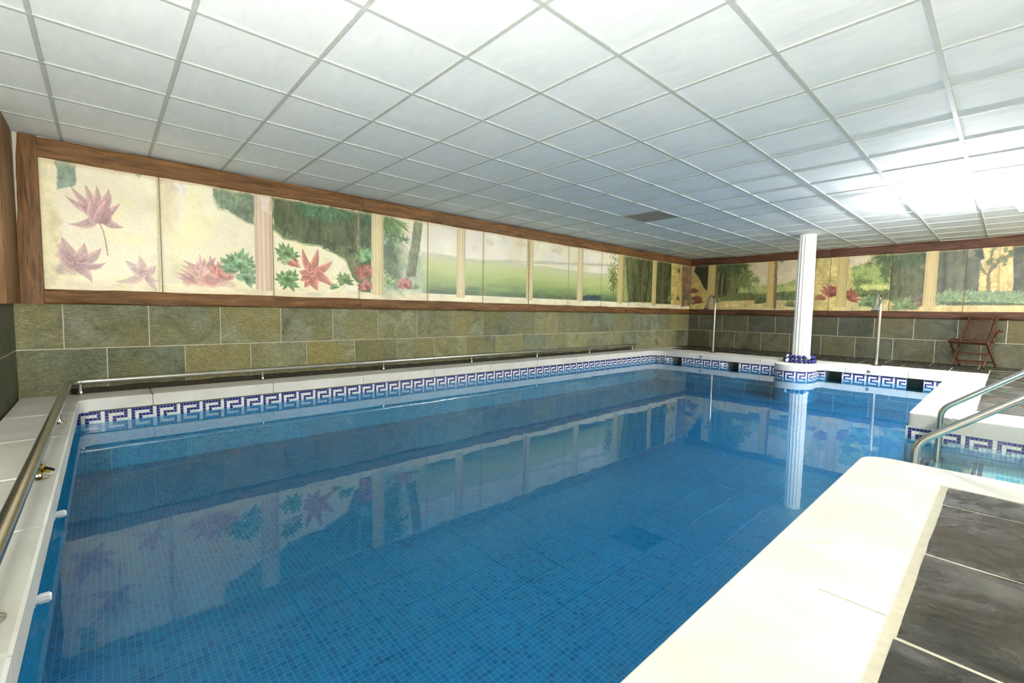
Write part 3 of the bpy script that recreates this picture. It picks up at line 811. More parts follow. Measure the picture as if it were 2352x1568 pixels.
  ('blob',(4.051,1.727),0.109,0.365,(84,102,62),0.95,0.36),
  ('blob',(3.71,1.545),0.194,0.079,(100,116,68),0.8,0.4),
  ('palm',(3.772,1.916),0.117,(146,140,90),11,0,360,0.9,144),
  ('line',[(3.773,1.906),(3.782,1.798)],0.012,(130,116,76),0.8),
  ('poly',[(3.616,1.449),(3.746,1.485),(4.134,1.476),(4.139,1.38),(3.752,1.357)],(192,196,124),0.02,0.02,1,0.15,None),
  ('poly',[(3.587,1.36),(4.139,1.39),(4.15,1.169),(3.561,1.21)],(92,100,62),0.03,0.06,1,0.4,None),
  ('poly',[(3.443,1.211),(3.692,1.249),(4.151,1.16),(4.162,0.959),(3.457,0.948)],(204,190,136),0.03,0.04,1,0.2,None),
  ('ros',(3.624,1.29),0.179,(96,108,66),(120,130,80),11,0.9,10,170,0.189,149),
  ('ros',(3.799,1.091),0.217,(70,100,66),(128,154,104),13,0.95,-20,190,0.324,150),
  ('palm',(4.034,2.083),0.287,(100,122,74),9,170,260,0.9,151),
  ('blob',(3.731,2.094),0.225,0.028,(84,96,56),0.9,0.45),
  ('ros',(3.188,1.274),0.277,(112,58,48),(164,96,78),9,1,50,150,0.324,153),
  ('ros',(3.451,1.231),0.222,(116,62,50),(166,98,80),9,1,-30,110,0.324,154),
  ('col',3.243,3.428,1.028,(214,194,130),1,6),
  ('poly',[(3.218,1.027),(3.461,1.039),(3.466,0.944),(3.196,0.94)],(212,194,134),0.01,0.01,1,0.1,None),
  ('forest',[(4.101,2.116),(4.633,2.123),(4.641,1.04),(4.137,1.131)],(52,62,44),(100,104,72),9,1),
  ('line',[(4.358,1.976),(4.39,1.469)],0.06,(108,110,78),0.7),
  ('line',[(4.476,1.968),(4.508,1.467)],0.06,(108,110,78),0.7),
  ('line',[(4.283,1.981),(4.315,1.471)],0.06,(108,110,78),0.7),
  ('palm',(4.277,2.094),0.319,(84,106,70),11,190,350,0.85,161),
  ('palm',(4.426,2.092),0.335,(84,106,70),11,190,350,0.85,162),
  ('palm',(4.556,2.092),0.276,(84,106,70),11,190,350,0.85,163),
  ('palm',(4.173,2.063),0.247,(84,106,70),11,190,350,0.85,164),
  ('poly',[(4.144,1.15),(4.62,1.151),(4.631,0.966),(4.154,0.959)],(190,174,122),0.03,0.05,1,0.25,None),
  ('ros',(4.363,1.037),0.264,(84,104,66),(126,146,96),13,0.95,-10,190,0.27,166),
  ('ros',(4.577,1.151),0.203,(84,78,66),(120,110,92),9,0.8,30,170,0.216,167),
  ('ros',(4.583,1.039),0.13,(100,70,60),(130,90,76),7,0.8,20,110,0.27,168),
  ('forest',[(4.788,2.12),(5.348,2.112),(5.345,1.793),(5.356,1.238),(4.807,1.242)],(50,58,44),(98,102,76),9,1),
  ('line',[(4.82,2.037),(4.845,1.35)],0.09,(104,104,76),0.55),
  ('line',[(4.951,2.028),(4.976,1.348)],0.09,(104,104,76),0.55),
  ('line',[(5.072,2.019),(5.097,1.346)],0.09,(104,104,76),0.55),
  ('line',[(5.231,2.008),(5.256,1.344)],0.09,(104,104,76),0.55),
  ('blob',(5.347,2.0),0.057,0.121,(36,50,52),1,0.2),
  ('poly',[(5.348,2.112),(5.708,2.101),(5.724,1.741),(5.76,1.371),(5.749,1.236),(5.343,1.239),(5.344,1.586),(5.39,1.911)],(206,182,120),0.012,0.02,1,0.25,None),
  ('line',[(5.337,1.707),(5.552,1.698)],0.01,(150,124,70),0.7),
  ('line',[(5.343,1.603),(5.558,1.596)],0.01,(150,124,70),0.7),
  ('line',[(5.348,1.499),(5.563,1.493)],0.01,(150,124,70),0.7),
  ('line',[(5.354,1.395),(5.569,1.391)],0.01,(150,124,70),0.7),
  ('line',[(5.562,2.096),(5.587,1.288)],0.03,(160,132,80),0.7),
  ('line',[(5.482,1.272),(5.463,1.444),(5.456,1.616),(5.493,1.752),(5.593,1.848),(5.697,1.96)],0.05,(112,98,62),1),
  ('line',[(5.457,1.599),(5.39,1.67),(5.347,1.759)],0.03,(112,98,62),1),
  ('line',[(5.487,1.752),(5.466,1.907),(5.485,2.025)],0.03,(112,98,62),1),
  ('blob',(5.36,1.758),0.057,0.078,(84,104,62),0.95,0.47),
  ('blob',(5.391,1.653),0.051,0.069,(84,104,62),0.95,0.47),
  ('blob',(5.484,2.042),0.062,0.086,(84,104,62),0.95,0.47),
  ('blob',(5.457,1.839),0.063,0.086,(84,104,62),0.95,0.47),
  ('blob',(5.555,1.867),0.056,0.077,(84,104,62),0.95,0.47),
  ('blob',(5.631,1.829),0.061,0.085,(84,104,62),0.95,0.47),
  ('blob',(5.709,1.976),0.072,0.101,(84,104,62),0.95,0.47),
  ('blob',(5.522,1.784),0.05,0.069,(84,104,62),0.95,0.47),
  ('blob',(5.591,1.899),0.043,0.06,(84,104,62),0.95,0.47),
  ('blob',(5.644,2.047),0.049,0.068,(84,104,62),0.95,0.47),
  ('forest',[(5.712,2.101),(5.986,2.096),(6.02,2.102),(6.072,1.169),(5.749,1.236),(5.76,1.438)],(44,50,40),(84,88,66),9,1),
  ('poly',[(4.796,1.314),(6.063,1.317),(6.078,1.055),(4.81,1.06)],(66,78,54),0.03,0.05,1,0.35,None),
  ('ros',(4.874,1.151),0.19,(64,88,62),(134,156,112),13,0.97,-15,195,0.351,196),
  ('ros',(4.972,1.217),0.189,(64,88,62),(134,156,112),13,0.97,-15,195,0.351,197),
  ('ros',(5.073,1.212),0.186,(64,88,62),(134,156,112),13,0.97,-15,195,0.351,198),
  ('ros',(5.172,1.206),0.185,(64,88,62),(134,156,112),13,0.97,-15,195,0.351,199),
  ('ros',(5.269,1.2),0.184,(64,88,62),(134,156,112),13,0.97,-15,195,0.351,200),
  ('ros',(5.365,1.195),0.182,(64,88,62),(134,156,112),13,0.97,-15,195,0.351,201),
  ('ros',(5.46,1.19),0.181,(64,88,62),(134,156,112),13,0.97,-15,195,0.351,202),
  ('ros',(5.553,1.184),0.18,(64,88,62),(134,156,112),13,0.97,-15,195,0.351,203),
  ('ros',(5.645,1.179),0.178,(64,88,62),(134,156,112),13,0.97,-15,195,0.351,204),
  ('ros',(5.736,1.174),0.177,(64,88,62),(134,156,112),13,0.97,-15,195,0.351,205),
  ('ros',(5.825,1.169),0.176,(64,88,62),(134,156,112),13,0.97,-15,195,0.351,206),
  ('ros',(5.913,1.164),0.175,(64,88,62),(134,156,112),13,0.97,-15,195,0.351,207),
  ('ros',(6.0,1.159),0.173,(64,88,62),(134,156,112),13,0.97,-15,195,0.351,208),
  ('poly',[(4.582,1.062),(6.077,1.079),(6.084,0.956),(4.589,0.928)],(208,186,132),0.012,0.02,1,0.15,None),
  ('col',4.623,4.798,1.05,(216,194,136),1,6),
]
# ------------------------------------------------------------------ ceiling
ceiling = tag(obj('ceiling', MB().box(0, LEFT, CEIL + 0.03, RIGHT, FAR, CEIL + 0.12), M['ceiling']),
              'white suspended ceiling of square boards in a metal grid', 'ceiling', kind='structure')
GX = [5.40 - 0.6053 * i for i in range(9)][::-1]          # grid lines parallel to the long wall
GX = GX + [GX[-1] + 0.6053 * k for k in (1, 2, 3)]
GY = [0.6 * j for j in range(0, 20)]                      # grid lines across the room
EX = [0.0] + GX
EY = [LEFT] + GY + [FAR]
VENT = None
tile_mesh = {}


def ceiling_tile(x0, x1, y0, y1):
    w, d = round(x1 - x0, 3), round(y1 - y0, 3)
    if (w, d) not in tile_mesh:
        a, b = w / 2 - 0.002, d / 2 - 0.002
        # a board that sags by a hair between the tees
        vs = [(-a, -b, 0), (a, -b, 0), (a, b, 0), (-a, b, 0), (-a * .55, -b * .55, -0.0015), (a * .55, -b * .55, -0.0015), (a * .55, b * .55, -0.0015), (-a * .55, b * .55, -0.0015),
              (-a, -b, 0.014), (a, -b, 0.014), (a, b, 0.014), (-a, b, 0.014)]
        fs = [(0, 4, 5, 1), (1, 5, 6, 2), (2, 6, 7, 3), (3, 7, 4, 0), (4, 7, 6, 5), (8, 9, 10, 11), (0, 1, 9, 8), (1, 2, 10, 9), (2, 3, 11, 10), (3, 0, 8, 11)]
        tile_mesh[(w, d)] = MB().add(vs, fs).mesh('ceiling_tile', M['ceiling'])
    link('ceiling_tile', tile_mesh[(w, d)], ceiling, ((x0 + x1) / 2, (y0 + y1) / 2, CEIL + 0.009 + random.uniform(-0.001, 0.002)))


for i in range(len(EX) - 1):
    for j in range(len(EY) - 1):
        if abs(EX[i] - 1.77) < 0.1 and abs(EY[j] - 6.0) < 0.1:
            VENT = (EX[i], EX[i + 1], EY[j], EY[j + 1])
            continue
        ceiling_tile(EX[i], EX[i + 1], EY[j], EY[j + 1])
obj('ceiling_board', MB().box(EX[-1], LEFT, CEIL + 0.008, RIGHT, FAR, CEIL + 0.03), M['ceiling'], ceiling)
main_tee = MB().box(-0.012, LEFT, 0, 0.012, FAR, 0.018).mesh('main_tee', M['tee'])
for x in GX:
    link('main_tee', main_tee, ceiling, (x, 0, CEIL))
cross_tee = MB().box(0, -0.011, 0, EX[-1], 0.011, 0.018).mesh('cross_tee', M['tee'])
for y in GY:
    link('cross_tee', cross_tee, ceiling, (0, y, CEIL + 0.0012))

# ------------------------------------------------------------------ walls with slate tiles
wall_left = tag(obj('wall_left', MB().box(-0.12, LEFT - 0.12, -0.3, -0.009, FAR + 0.12, CEIL + 0.1), M['plaster']),
                'long wall with two rows of olive slate tiles under the mural', 'wall', kind='structure')
wall_back = tag(obj('wall_back', MB().box(-0.006, FAR + 0.006, -0.3, RIGHT, FAR + 0.12, CEIL + 0.1), M['plaster']),
                'far wall with two rows of dark slate tiles under the mural', 'wall', kind='structure')
wall_front = tag(obj('wall_front', MB().box(-0.006, LEFT - 0.12, -0.3, RIGHT, LEFT - 0.006, CEIL + 0.1), M['plaster']),
                 'end wall at the left with dark slate tiles below a wooden post', 'wall', kind='structure')
wall_right = tag(obj('wall_right', MB().box(RIGHT, LEFT - 0.12, -0.3, RIGHT + 0.1, FAR + 0.12, CEIL + 0.1), M['plaster']),
                 'plain plastered wall to the right', 'wall', kind='structure')
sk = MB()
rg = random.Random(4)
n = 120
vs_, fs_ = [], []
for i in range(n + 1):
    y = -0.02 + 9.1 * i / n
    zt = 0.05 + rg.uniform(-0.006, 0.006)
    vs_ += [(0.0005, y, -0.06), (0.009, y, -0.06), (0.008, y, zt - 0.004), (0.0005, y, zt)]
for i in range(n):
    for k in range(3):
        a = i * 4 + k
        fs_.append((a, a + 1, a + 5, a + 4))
tag(obj('baseboard_left', sk.add(vs_, fs_), M['gutter']), 'dark wet strip at the foot of the long wall behind the handrail', 'skirting', kind='structure')  # dark strip with an uneven top edge along the wall foot
T_W, ROW1, ROW2 = 0.6055, 0.415, 0.835
slate_mesh = {}


def slate_tile(w, hgt, seedk, mat='wall_slate'):
    """slate slab lying in x-z, front at y=0 facing -y, with riven, uneven face and chipped edges"""
    key = (round(w, 3), round(hgt, 3), seedk, mat)
    if key not in slate_mesh:
        rg = random.Random(int(w * 1000) * 7 + int(hgt * 1000) + seedk)
        nx, nz = max(2, int(w / 0.1)), 4
        g = 0.0048
        vs, fs = [], []
        for k in range(nz + 1):
            for i in range(nx + 1):
                ed = i in (0, nx) or k in (0, nz)
                y = (0.003 if ed else 0) + rg.uniform(-0.0015, 0.0015)
                jx = rg.uniform(-0.0012, 0.0012) if ed else 0
                vs.append((g + (w - 2 * g) * i / nx + jx, y, g + (hgt - 2 * g) * k / nz + jx))
        for k in range(nz):
            for i in range(nx):
                a = k * (nx + 1) + i
                fs.append((a, a + 1, a + nx + 2, a + nx + 1))
        b = len(vs)
        vs += [(g, 0.012, g), (w - g, 0.012, g), (w - g, 0.012, hgt - g), (g, 0.012, hgt - g)]
        bot = list(range(nx + 1))
        top = [nz * (nx + 1) + i for i in range(nx + 1)]
        lef = [k * (nx + 1) for k in range(nz + 1)]
        rig = [k * (nx + 1) + nx for k in range(nz + 1)]
        fs += [tuple([b, b + 1] + bot[::-1]), tuple([b + 1, b + 2] + rig[::-1]), tuple([b + 2, b + 3] + top), tuple([b + 3, b] + lef)]
        slate_mesh[key] = MB().add(vs, fs).mesh('slate_tile', M[mat])
    return slate_mesh[key]


def grout_sheet(name, parent, a, b):
    obj(name, MB().box(*a, *b), M['grout'], parent)


grout_sheet('grout_bed', wall_left, (-0.009, LEFT, -0.1), (-0.0055, FAR, 0.86))
grout_sheet('grout_bed', wall_back, (0, FAR - 0.001, -0.1), (RIGHT, FAR + 0.006, 0.86))
grout_sheet('grout_bed', wall_front, (0, LEFT - 0.006, -0.1), (RIGHT, LEFT + 0.001, 0.86))


def slate_rows(parent, lo, hi, first_top, first_bot, place):
    for (z0, z1, first) in ((-0.07, ROW1, first_bot), (ROW1, ROW2 + 0.02, first_top)):
        e = first
        while e > lo:
            e -= T_W
        edges = [lo]
        e += T_W
        while e < hi - 0.02:
            if e > lo + 0.02:
                edges.append(e)
            e += T_W
        edges.append(hi)
        for k in range(len(edges) - 1):
            place(edges[k], edges[k + 1], z0, z1, k % 3)


def put_left(a, b, z0, z1, k):       # faces +x
    link('slate_tile', slate_tile(b - a, z1 - z0, k), wall_left, (0.0, a, z0), (0, 0, R(90)))


def put_back(a, b, z0, z1, k):       # faces -y
    link('slate_tile', slate_tile(b - a, z1 - z0, k, 'dark_slate'), wall_back, (a, FAR - 0.006, z0))


def put_front(a, b, z0, z1, k):      # faces +y
    link('slate_tile', slate_tile(b - a, z1 - z0, k, 'dark_slate'), wall_front, (b, LEFT + 0.006, z0), (0, 0, R(180)))


slate_rows(wall_left, LEFT, FAR, -0.05, 0.236, put_left)
slate_rows(wall_back, 0.0, 7.0, 0.285, 0.6, put_back)
slate_rows(wall_front, 0.0, 5.0, 0.24, 0.55, put_front)


# ------------------------------------------------------------------ wooden beams
def beam_mesh(length, hgt, dep, seed, round_low=False, ends=0.012, mat='beam'):
    """rough-hewn beam along x, lying against y=0 (front towards -y), z from 0 to hgt"""
    rg = random.Random(seed)
    prof = [(0, 0), (-dep * 0.7, 0.0), (-dep * 0.93, hgt * 0.06), (-dep, hgt * 0.2), (-dep * 1.02, hgt * 0.5), (-dep, hgt * 0.82), (-dep * 0.93, hgt * 0.95), (-dep * 0.7, hgt), (0, hgt)]
    if round_low:
        prof = [(0, 0.0), (-dep * 0.45, 0.002), (-dep * 0.8, hgt * 0.08), (-dep * 0.98, hgt * 0.26), (-dep * 1.04, hgt * 0.5), (-dep, hgt * 0.78), (-dep * 0.9, hgt * 0.93), (-dep * 0.6, hgt), (0, hgt)]
    n = len(prof)
    m = max(4, int(length / 0.09))
    ph = [(rg.uniform(0, 6.28), rg.uniform(3, 7), rg.uniform(0.5, 1.5)) for _ in range(n)]
    vs, fs = [], []
    for i in range(m + 1):
        x = length * i / m
        for k, (y, z) in enumerate(prof):
            p, w, a = ph[k]
            amp = 0.0 if y == 0 else 0.0035
            dz = amp * a * math.sin(p + w * x) + rg.uniform(-amp, amp) * 0.5
            dy = amp * a * math.cos(p * 2 + w * 1.7 * x) + rg.uniform(-amp, amp) * 0.6
            end = 0.0 if 0 < i < m else ends
            vs.append((x, y + dy + (end if y < 0 else 0), z + dz))
    for i in range(m):
        for k in range(n - 1):
            fs.append((i * n + k, i * n + k + 1, (i + 1) * n + k + 1, (i + 1) * n + k))
    fs.append(tuple(range(n - 1, -1, -1)))
    fs.append(tuple(m * n + k for k in range(n)))
    return MB().add(vs, fs).mesh('beam', M[mat], True)


TRIM = [0]


def trim(me, loc, rot, label):
    TRIM[0] += 1
    return tag(link('trim_%d' % TRIM[0], me, None, loc, rot), label, 'beam', kind='structure')


BT, BB = 2.085, 0.955          # mural between the two beams
ZT = CEIL - BT - 0.001
nm = ['nearest the corner post', 'in the middle of the long wall', 'ending at the far corner']
for k, (a, b) in enumerate(((-0.157, 2.76), (2.765, 8.73), (8.735, FAR - 0.055))):
    trim(beam_mesh(b - a, ZT, 0.05, 10 + k), (0.0, a, BT), (0, 0, R(90)), 'upper brown beam over the mural, length ' + nm[k])
for k, (a, b) in enumerate(((-0.157, 2.72), (2.723, 5.80), (5.803, 8.72), (8.723, FAR - 0.06))):
    trim(beam_mesh(b - a, 0.135, 0.055, 20 + k, True), (0.0, a, BB - 0.135), (0, 0, R(90)),
         'lower brown beam between mural and slate, ' + ['length nearest the corner post', 'second length from the corner post', 'third length from the corner post', 'length ending at the far corner'][k])
for k, (a, b) in enumerate(((0.0, 3.10), (3.103, 7.2))):
    trim(beam_mesh(b - a, ZT, 0.05, 30 + k, mat='dark_beam'), (a, FAR, BT), (0, 0, 0), 'upper dark beam on the far wall, ' + ['left of the white column', 'right of the white column'][k])
    trim(beam_mesh(b - a, 0.135, 0.055, 40 + k, True, mat='dark_beam'), (a, FAR, BB - 0.135), (0, 0, 0), 'lower dark beam on the far wall, ' + ['left of the white column', 'behind the folding chair'][k])


def post_mesh(hgt, dep, bottom, top, seed):
    """upright board; its corner-side edge leans so that a wedge of plaster shows; x along the wall from 0 (free edge) to the corner"""
    rg = random.Random(seed)
    m = 16
    vs, fs = [], []
    for i in range(m + 1):
        t = i / m
        w = bottom + (top - bottom) * t ** 1.2 - 0.008 * math.sin(t * 9 + seed) * (0.4 < t)
        x1 = w + rg.uniform(-0.002, 0.002)
        z = hgt * t
        vs += [(0, 0, z), (0, -dep * 0.9, z), (0.012, -dep, z), (x1 - 0.014, -dep, z), (x1, -dep * 0.8, z), (x1, 0, z)]
    n = 6
    for i in range(m):
        for k in range(n - 1):
            fs.append((i * n + k, i * n + k + 1, (i + 1) * n + k + 1, (i + 1) * n + k))
    fs += [tuple(range(n)), tuple(m * n + k for k in range(n - 1, -1, -1))]
    # local x is up the post so that the grain runs along it
    return MB().add([(z, y, x) for x, y, z in vs], fs).mesh('corner_post', M['beam'], True)


PZ = BB - 0.135
# on the long wall: local x -> world z, local y(-) -> world x(+), local z -> world -y
o = trim(post_mesh(CEIL - PZ - 0.001, 0.05, 0.172, 0.105, 3), (0, 0, 0), (0, 0, 0), 'upright brown corner post on the long wall beside the pale flower mural')
from mathutils import Matrix
o.matrix_world = Matrix(((0, -1, 0, 0.0), (0, 0, -1, -0.158), (1, 0, 0, PZ), (0, 0, 0, 1)))
o = trim(post_mesh(CEIL - PZ - 0.001, 0.05, 0.675, 0.615, 5), (0, 0, 0), (0, 0, 0), 'upright brown corner post on the end wall at the left edge')
o.matrix_world = Matrix(((0, 0, -1, 0.735), (0, 1, 0, LEFT + 0.0), (1, 0, 0, PZ), (0, 0, 0, 1))) @ Matrix.Diagonal((1, -1, 1, 1))
o.data.flip_normals()

# ------------------------------------------------------------------ the painted mural
def h01(ix, iz, seed):
    n = (ix.astype(np.int64) * 374761393 + iz.astype(np.int64) * 668265263 + seed * 974711) & 0x7fffffff
    n = ((n ^ (n >> 13)) * 1274126177) & 0x7fffffff
    return ((n ^ (n >> 16)) & 0xffff) / 65535.0


def vnoise(s, z, fs, fz, seed):
    x, y = s * fs, z * fz
    ix, iy = np.floor(x), np.floor(y)
    u, v = x - ix, y - iy
    u, v = u * u * (3 - 2 * u), v * v * (3 - 2 * v)
    a, b = h01(ix, iy, seed), h01(ix + 1, iy, seed)
    c, d = h01(ix, iy + 1, seed), h01(ix + 1, iy + 1, seed)
    return a + (b - a) * u + (c - a) * v + (a - b - c + d) * u * v


def fbm(s, z, f, seed, az=1.0, oct=4):
    t, a, n = 0, 0.5, 0
    for k in range(oct):
        t = t + a * vnoise(s, z, f * 2 ** k, f * az * 2 ** k, seed + k)
        n += a
        a *= 0.55
    return t / n


def sm(e0, e1, x):
    t = np.clip((x - e0) / (e1 - e0), 0, 1)
    return t * t * (3 - 2 * t)


class Canvas:
    """paint on one panel: s runs along the wall, z up"""

    def __init__(self, s, z):
        self.s, self.z = s, z
        self.S, self.Z = np.meshgrid(s, z, indexing='ij')
        self.C = np.zeros(self.S.shape + (3,))

    def sub(self, s0, s1, z0, z1):
        i0, i1 = np.searchsorted(self.s, [s0, s1])
        j0, j1 = np.searchsorted(self.z, [z0, z1])
        if i1 <= i0 or j1 <= j0:
            return None
        return (slice(i0, i1), slice(j0, j1))

    def blend(self, w, a, col):
        self.C[w] += (col - self.C[w]) * a[..., None]

    @staticmethod
    def sdf(pts, S, Z):
        d2 = np.full(S.shape, 1e9)
        ins = np.zeros(S.shape, bool)
        n = len(pts)
        for i in range(n):
            (x0, y0), (x1, y1) = pts[i], pts[(i + 1) % n]
            ex, ey = x1 - x0, y1 - y0
            t = np.clip(((S - x0) * ex + (Z - y0) * ey) / (ex * ex + ey * ey + 1e-12), 0, 1)
            d2 = np.minimum(d2, (S - x0 - t * ex) ** 2 + (Z - y0 - t * ey) ** 2)
            if y0 != y1:
                c = ((y0 > Z) != (y1 > Z)) & (S < (x1 - x0) * (Z - y0) / (y1 - y0) + x0)
                ins ^= c
        d = np.sqrt(d2)
        return np.where(ins, d, -d)

    def area(self, pts, pad):
        xs, ys = [p[0] for p in pts], [p[1] for p in pts]
        return self.sub(min(xs) - pad, max(xs) + pad, min(ys) - pad, max(ys) + pad)

    def poly(self, pts, c, soft, rag, a, mott, c2):
        w = self.area(pts, soft + rag)
        if w is None:
            return
        S, Z = self.S[w], self.Z[w]
        d = self.sdf(pts, S, Z) + (fbm(S, Z, 16, 5) - 0.5) * 2 * rag
        al = sm(-soft, soft, d) * a
        col = np.array(c, float) * (1 + mott * 2 * (fbm(S, Z, 7, 11) - 0.5) + mott * 1.2 * (fbm(S, Z, 45, 3, 0.4, 2) - 0.5))[..., None]
        self.blend(w, al, col)

    def forest(self, pts, c1, c2, fr, a):
        w = self.area(pts, 0.02)
        if w is None:
            return
        S, Z = self.S[w], self.Z[w]
        d = self.sdf(pts, S, Z)
        al = sm(-0.01, 0.01, d) * a
        k = sm(0.35, 0.72, 0.65 * fbm(S, Z, fr, 21, 0.08, 3) + 0.35 * fbm(S, Z, fr * 1.3, 31, 0.6, 4))
        col = np.array(c1, float) * (1 - k[..., None]) + np.array(c2, float) * k[..., None]
        col = col * (1 + 0.3 * (fbm(S, Z, 40, 9, 0.3, 2) - 0.5))[..., None]
        self.blend(w, al, col)

    def leaf(self, p, q, wd, bend, c1, c2, a):
        dx, dz = q[0] - p[0], q[1] - p[1]
        Ln = math.hypot(dx, dz) + 1e-6
        pad = wd + abs(bend) * Ln
        w = self.area([p, q], pad)
        if w is None:
            return
        S, Z = self.S[w] - p[0], self.Z[w] - p[1]
        ux, uz = dx / Ln, dz / Ln
        t = (S * ux + Z * uz) / Ln
        v = -S * uz + Z * ux
        tc = np.clip(t, 0, 1)
        v = v - bend * Ln * 4 * tc * (1 - tc) * 0.6
        half = wd * 0.5 * np.sin(np.pi * (0.14 + 0.86 * tc) ** 0.8) ** 0.8 * (1 - 0.2 * tc)
        e = 0.004
        al = sm(-e, e, half - np.abs(v)) * (t > 0) * (t < 1) * a
        k = tc ** 0.8
        col = np.array(c1, float) * (1 - k[..., None]) + np.array(c2, float) * k[..., None]
        side = np.clip(v / (half + 1e-4), -1, 1)
        shade = 1 + 0.14 * side - 0.16 * np.exp(-(v / 0.004) ** 2) + 0.12 * (np.abs(side) > 0.75) + 0.2 * (fbm(self.S[w], self.Z[w], 60, 4, 1, 2) - 0.5)
        self.blend(w, al, col * shade[..., None])

    def ros(self, p, r, c1, c2, n, a, a0, a1, wd, seed):
        rg = random.Random(seed * 13 + 5)
        order = list(range(n))
        rg.shuffle(order)
        for ring, (rr, k) in enumerate(((1.0, 1.0), (0.78, 1.05), (0.5, 1.1))):
            for i in order:
                ang = R(a0 + (a1 - a0) * (i + 0.5 * ring + rg.uniform(-0.25, 0.25)) / max(1, n - 1))
                ln = r * rr * rg.uniform(0.75, 1.08)
                q = (p[0] + math.cos(ang) * ln, p[1] + math.sin(ang) * ln * 0.95)
                g = rg.uniform(0.84, 1.12) * k
                cc1 = tuple(x * g * (0.86 if ring else 0.8) for x in c1)
                cc2 = tuple(min(255, x * g) for x in c2)
                self.leaf(p, q, r * wd * rg.uniform(0.85, 1.2), rg.uniform(-0.16, 0.16) - 0.1 * math.cos(ang), cc1, cc2, a)

    def palm(self, p, r, c, n, a0, a1, a, seed):
        rg = random.Random(seed * 7 + 1)
        for i in range(n):
            ang = R(a0 + (a1 - a0) * (i + rg.uniform(-0.3, 0.3)) / max(1, n - 1))
            ln = r * rg.uniform(0.7, 1.1)
            for j in range(3):
                aa = ang + rg.uniform(-0.16, 0.16)
                g = rg.uniform(0.78, 1.22)
                q = (p[0] + math.cos(aa) * ln, p[1] + math.sin(aa) * ln - 0.1 * r)
                self.leaf(p, q, r * 0.09, rg.uniform(-0.12, 0.12), tuple(x * g * 0.8 for x in c), tuple(x * g for x in c), a)

    def line(self, pts, wd, c, a):
        w = self.area(pts, wd * 2)
        if w is None:
            return
        S, Z = self.S[w], self.Z[w]
        d = np.full(S.shape, 1e9)
        for (x0, y0), (x1, y1) in zip(pts[:-1], pts[1:]):
            ex, ey = x1 - x0, y1 - y0
            t = np.clip(((S - x0) * ex + (Z - y0) * ey) / (ex * ex + ey * ey + 1e-12), 0, 1)
            d = np.minimum(d, np.hypot(S - x0 - t * ex, Z - y0 - t * ey))
        al = (1 - sm(wd * 0.35, wd * 0.65, d + (fbm(S, Z, 25, 8, 1, 2) - 0.5) * wd * 0.5)) * a
        self.blend(w, al, np.array(c, float)[None, None, :] * (1 + 0.25 * (fbm(S, Z, 30, 2, 1, 2) - 0.5))[..., None])

    def blob(self, p, rx, rz, c, a, thr):
        w = self.sub(p[0] - rx * 1.3, p[0] + rx * 1.3, p[1] - rz * 1.3, p[1] + rz * 1.3)
        if w is None:
            return
        S, Z = self.S[w], self.Z[w]
        d = np.hypot((S - p[0]) / rx, (Z - p[1]) / rz)
        f = fbm(S, Z, 26, 17, 1, 4) + 0.5 * (1 - d) - 0.25
        al = sm(thr - 0.06, thr + 0.1, f) * sm(1.3, 0.8, d) * a
        self.blend(w, al, np.array(c, float) * (1 + 0.5 * (fbm(S, Z, 40, 6, 1, 3) - 0.5))[..., None])

    def col(self, s0, s1, zb, c, a, fl):
        w = self.sub(s0, s1, zb - 0.02, 3)
        if w is None:
            return
        S, Z = self.S[w], self.Z[w]
        u = (S - s0) / (s1 - s0)
        foot = zb - 0.02 * (1 - (2 * u - 1) ** 2)
        al = sm(-0.004, 0.004, Z - foot) * a
        ang = np.arcsin(np.clip(2 * u - 1, -1, 1))
        flute = 0.5 + 0.5 * np.cos(ang * fl * 2.2)
        shade = 0.93 + 0.09 * flute - 0.12 * np.abs(2 * u - 1) ** 3 + 0.1 * (fbm(S, Z, 22, 14, 0.1, 3) - 0.5) - 0.05 * u
        self.blend(w, al, np.array(c, float) * shade[..., None])

    def field(self, s0, s1, zh, zl):
        w = self.sub(s0, s1, 0, 3)
        if w is None:
            return
        S, Z = self.S[w], self.Z[w]
        zh = zh + (fbm(S, Z * 0, 1.6, 44) - 0.5) * 0.06
        t = np.clip((zh - Z) / (zh - zl), 0, 1)
        stops = [(0, (214, 214, 184)), (0.15, (208, 214, 156)), (0.4, (192, 206, 132)), (0.68, (160, 180, 112)), (0.9, (108, 132, 88)), (1, (98, 116, 80))]
        tt = np.clip(t + 0.3 * (fbm(S, Z, 2.2, 50, 7, 4) - 0.5), 0, 1)
        col = np.stack([np.interp(tt, [p for p, _ in stops], [q[k] for _, q in stops]) for k in range(3)], -1)
        al = sm(-0.008, 0.012, zh - Z) * sm(zl - 0.004, zl + 0.004, Z) * sm(0.0, 0.25, S - s0 + 0.05)
        self.blend(w, al, col)

    def base(self, sky, ledge_z, top=None):
        S, Z = self.S, self.Z
        k = fbm(S, Z, 2.2, 61)
        col = np.array(sky, float) * (1 + 0.07 * (k - 0.5) * 2)[..., None]
        col[..., 2] *= 1 - 0.07 * sm(0.45, 0.7, fbm(S, Z, 3.1, 77))
        self.C[:] = col

    def ledge(self, z, c):
        S, Z = self.S, self.Z
        d = z + (fbm(S, Z, 9, 81) - 0.5) * 0.012 - Z
        al = sm(-0.004, 0.004, d)
        col = np.array(c, float) * (1 + 0.12 * (fbm(S, Z, 6, 83, 3) - 0.5) * 2)[..., None]
        self.blend((slice(None), slice(None)), al, col)

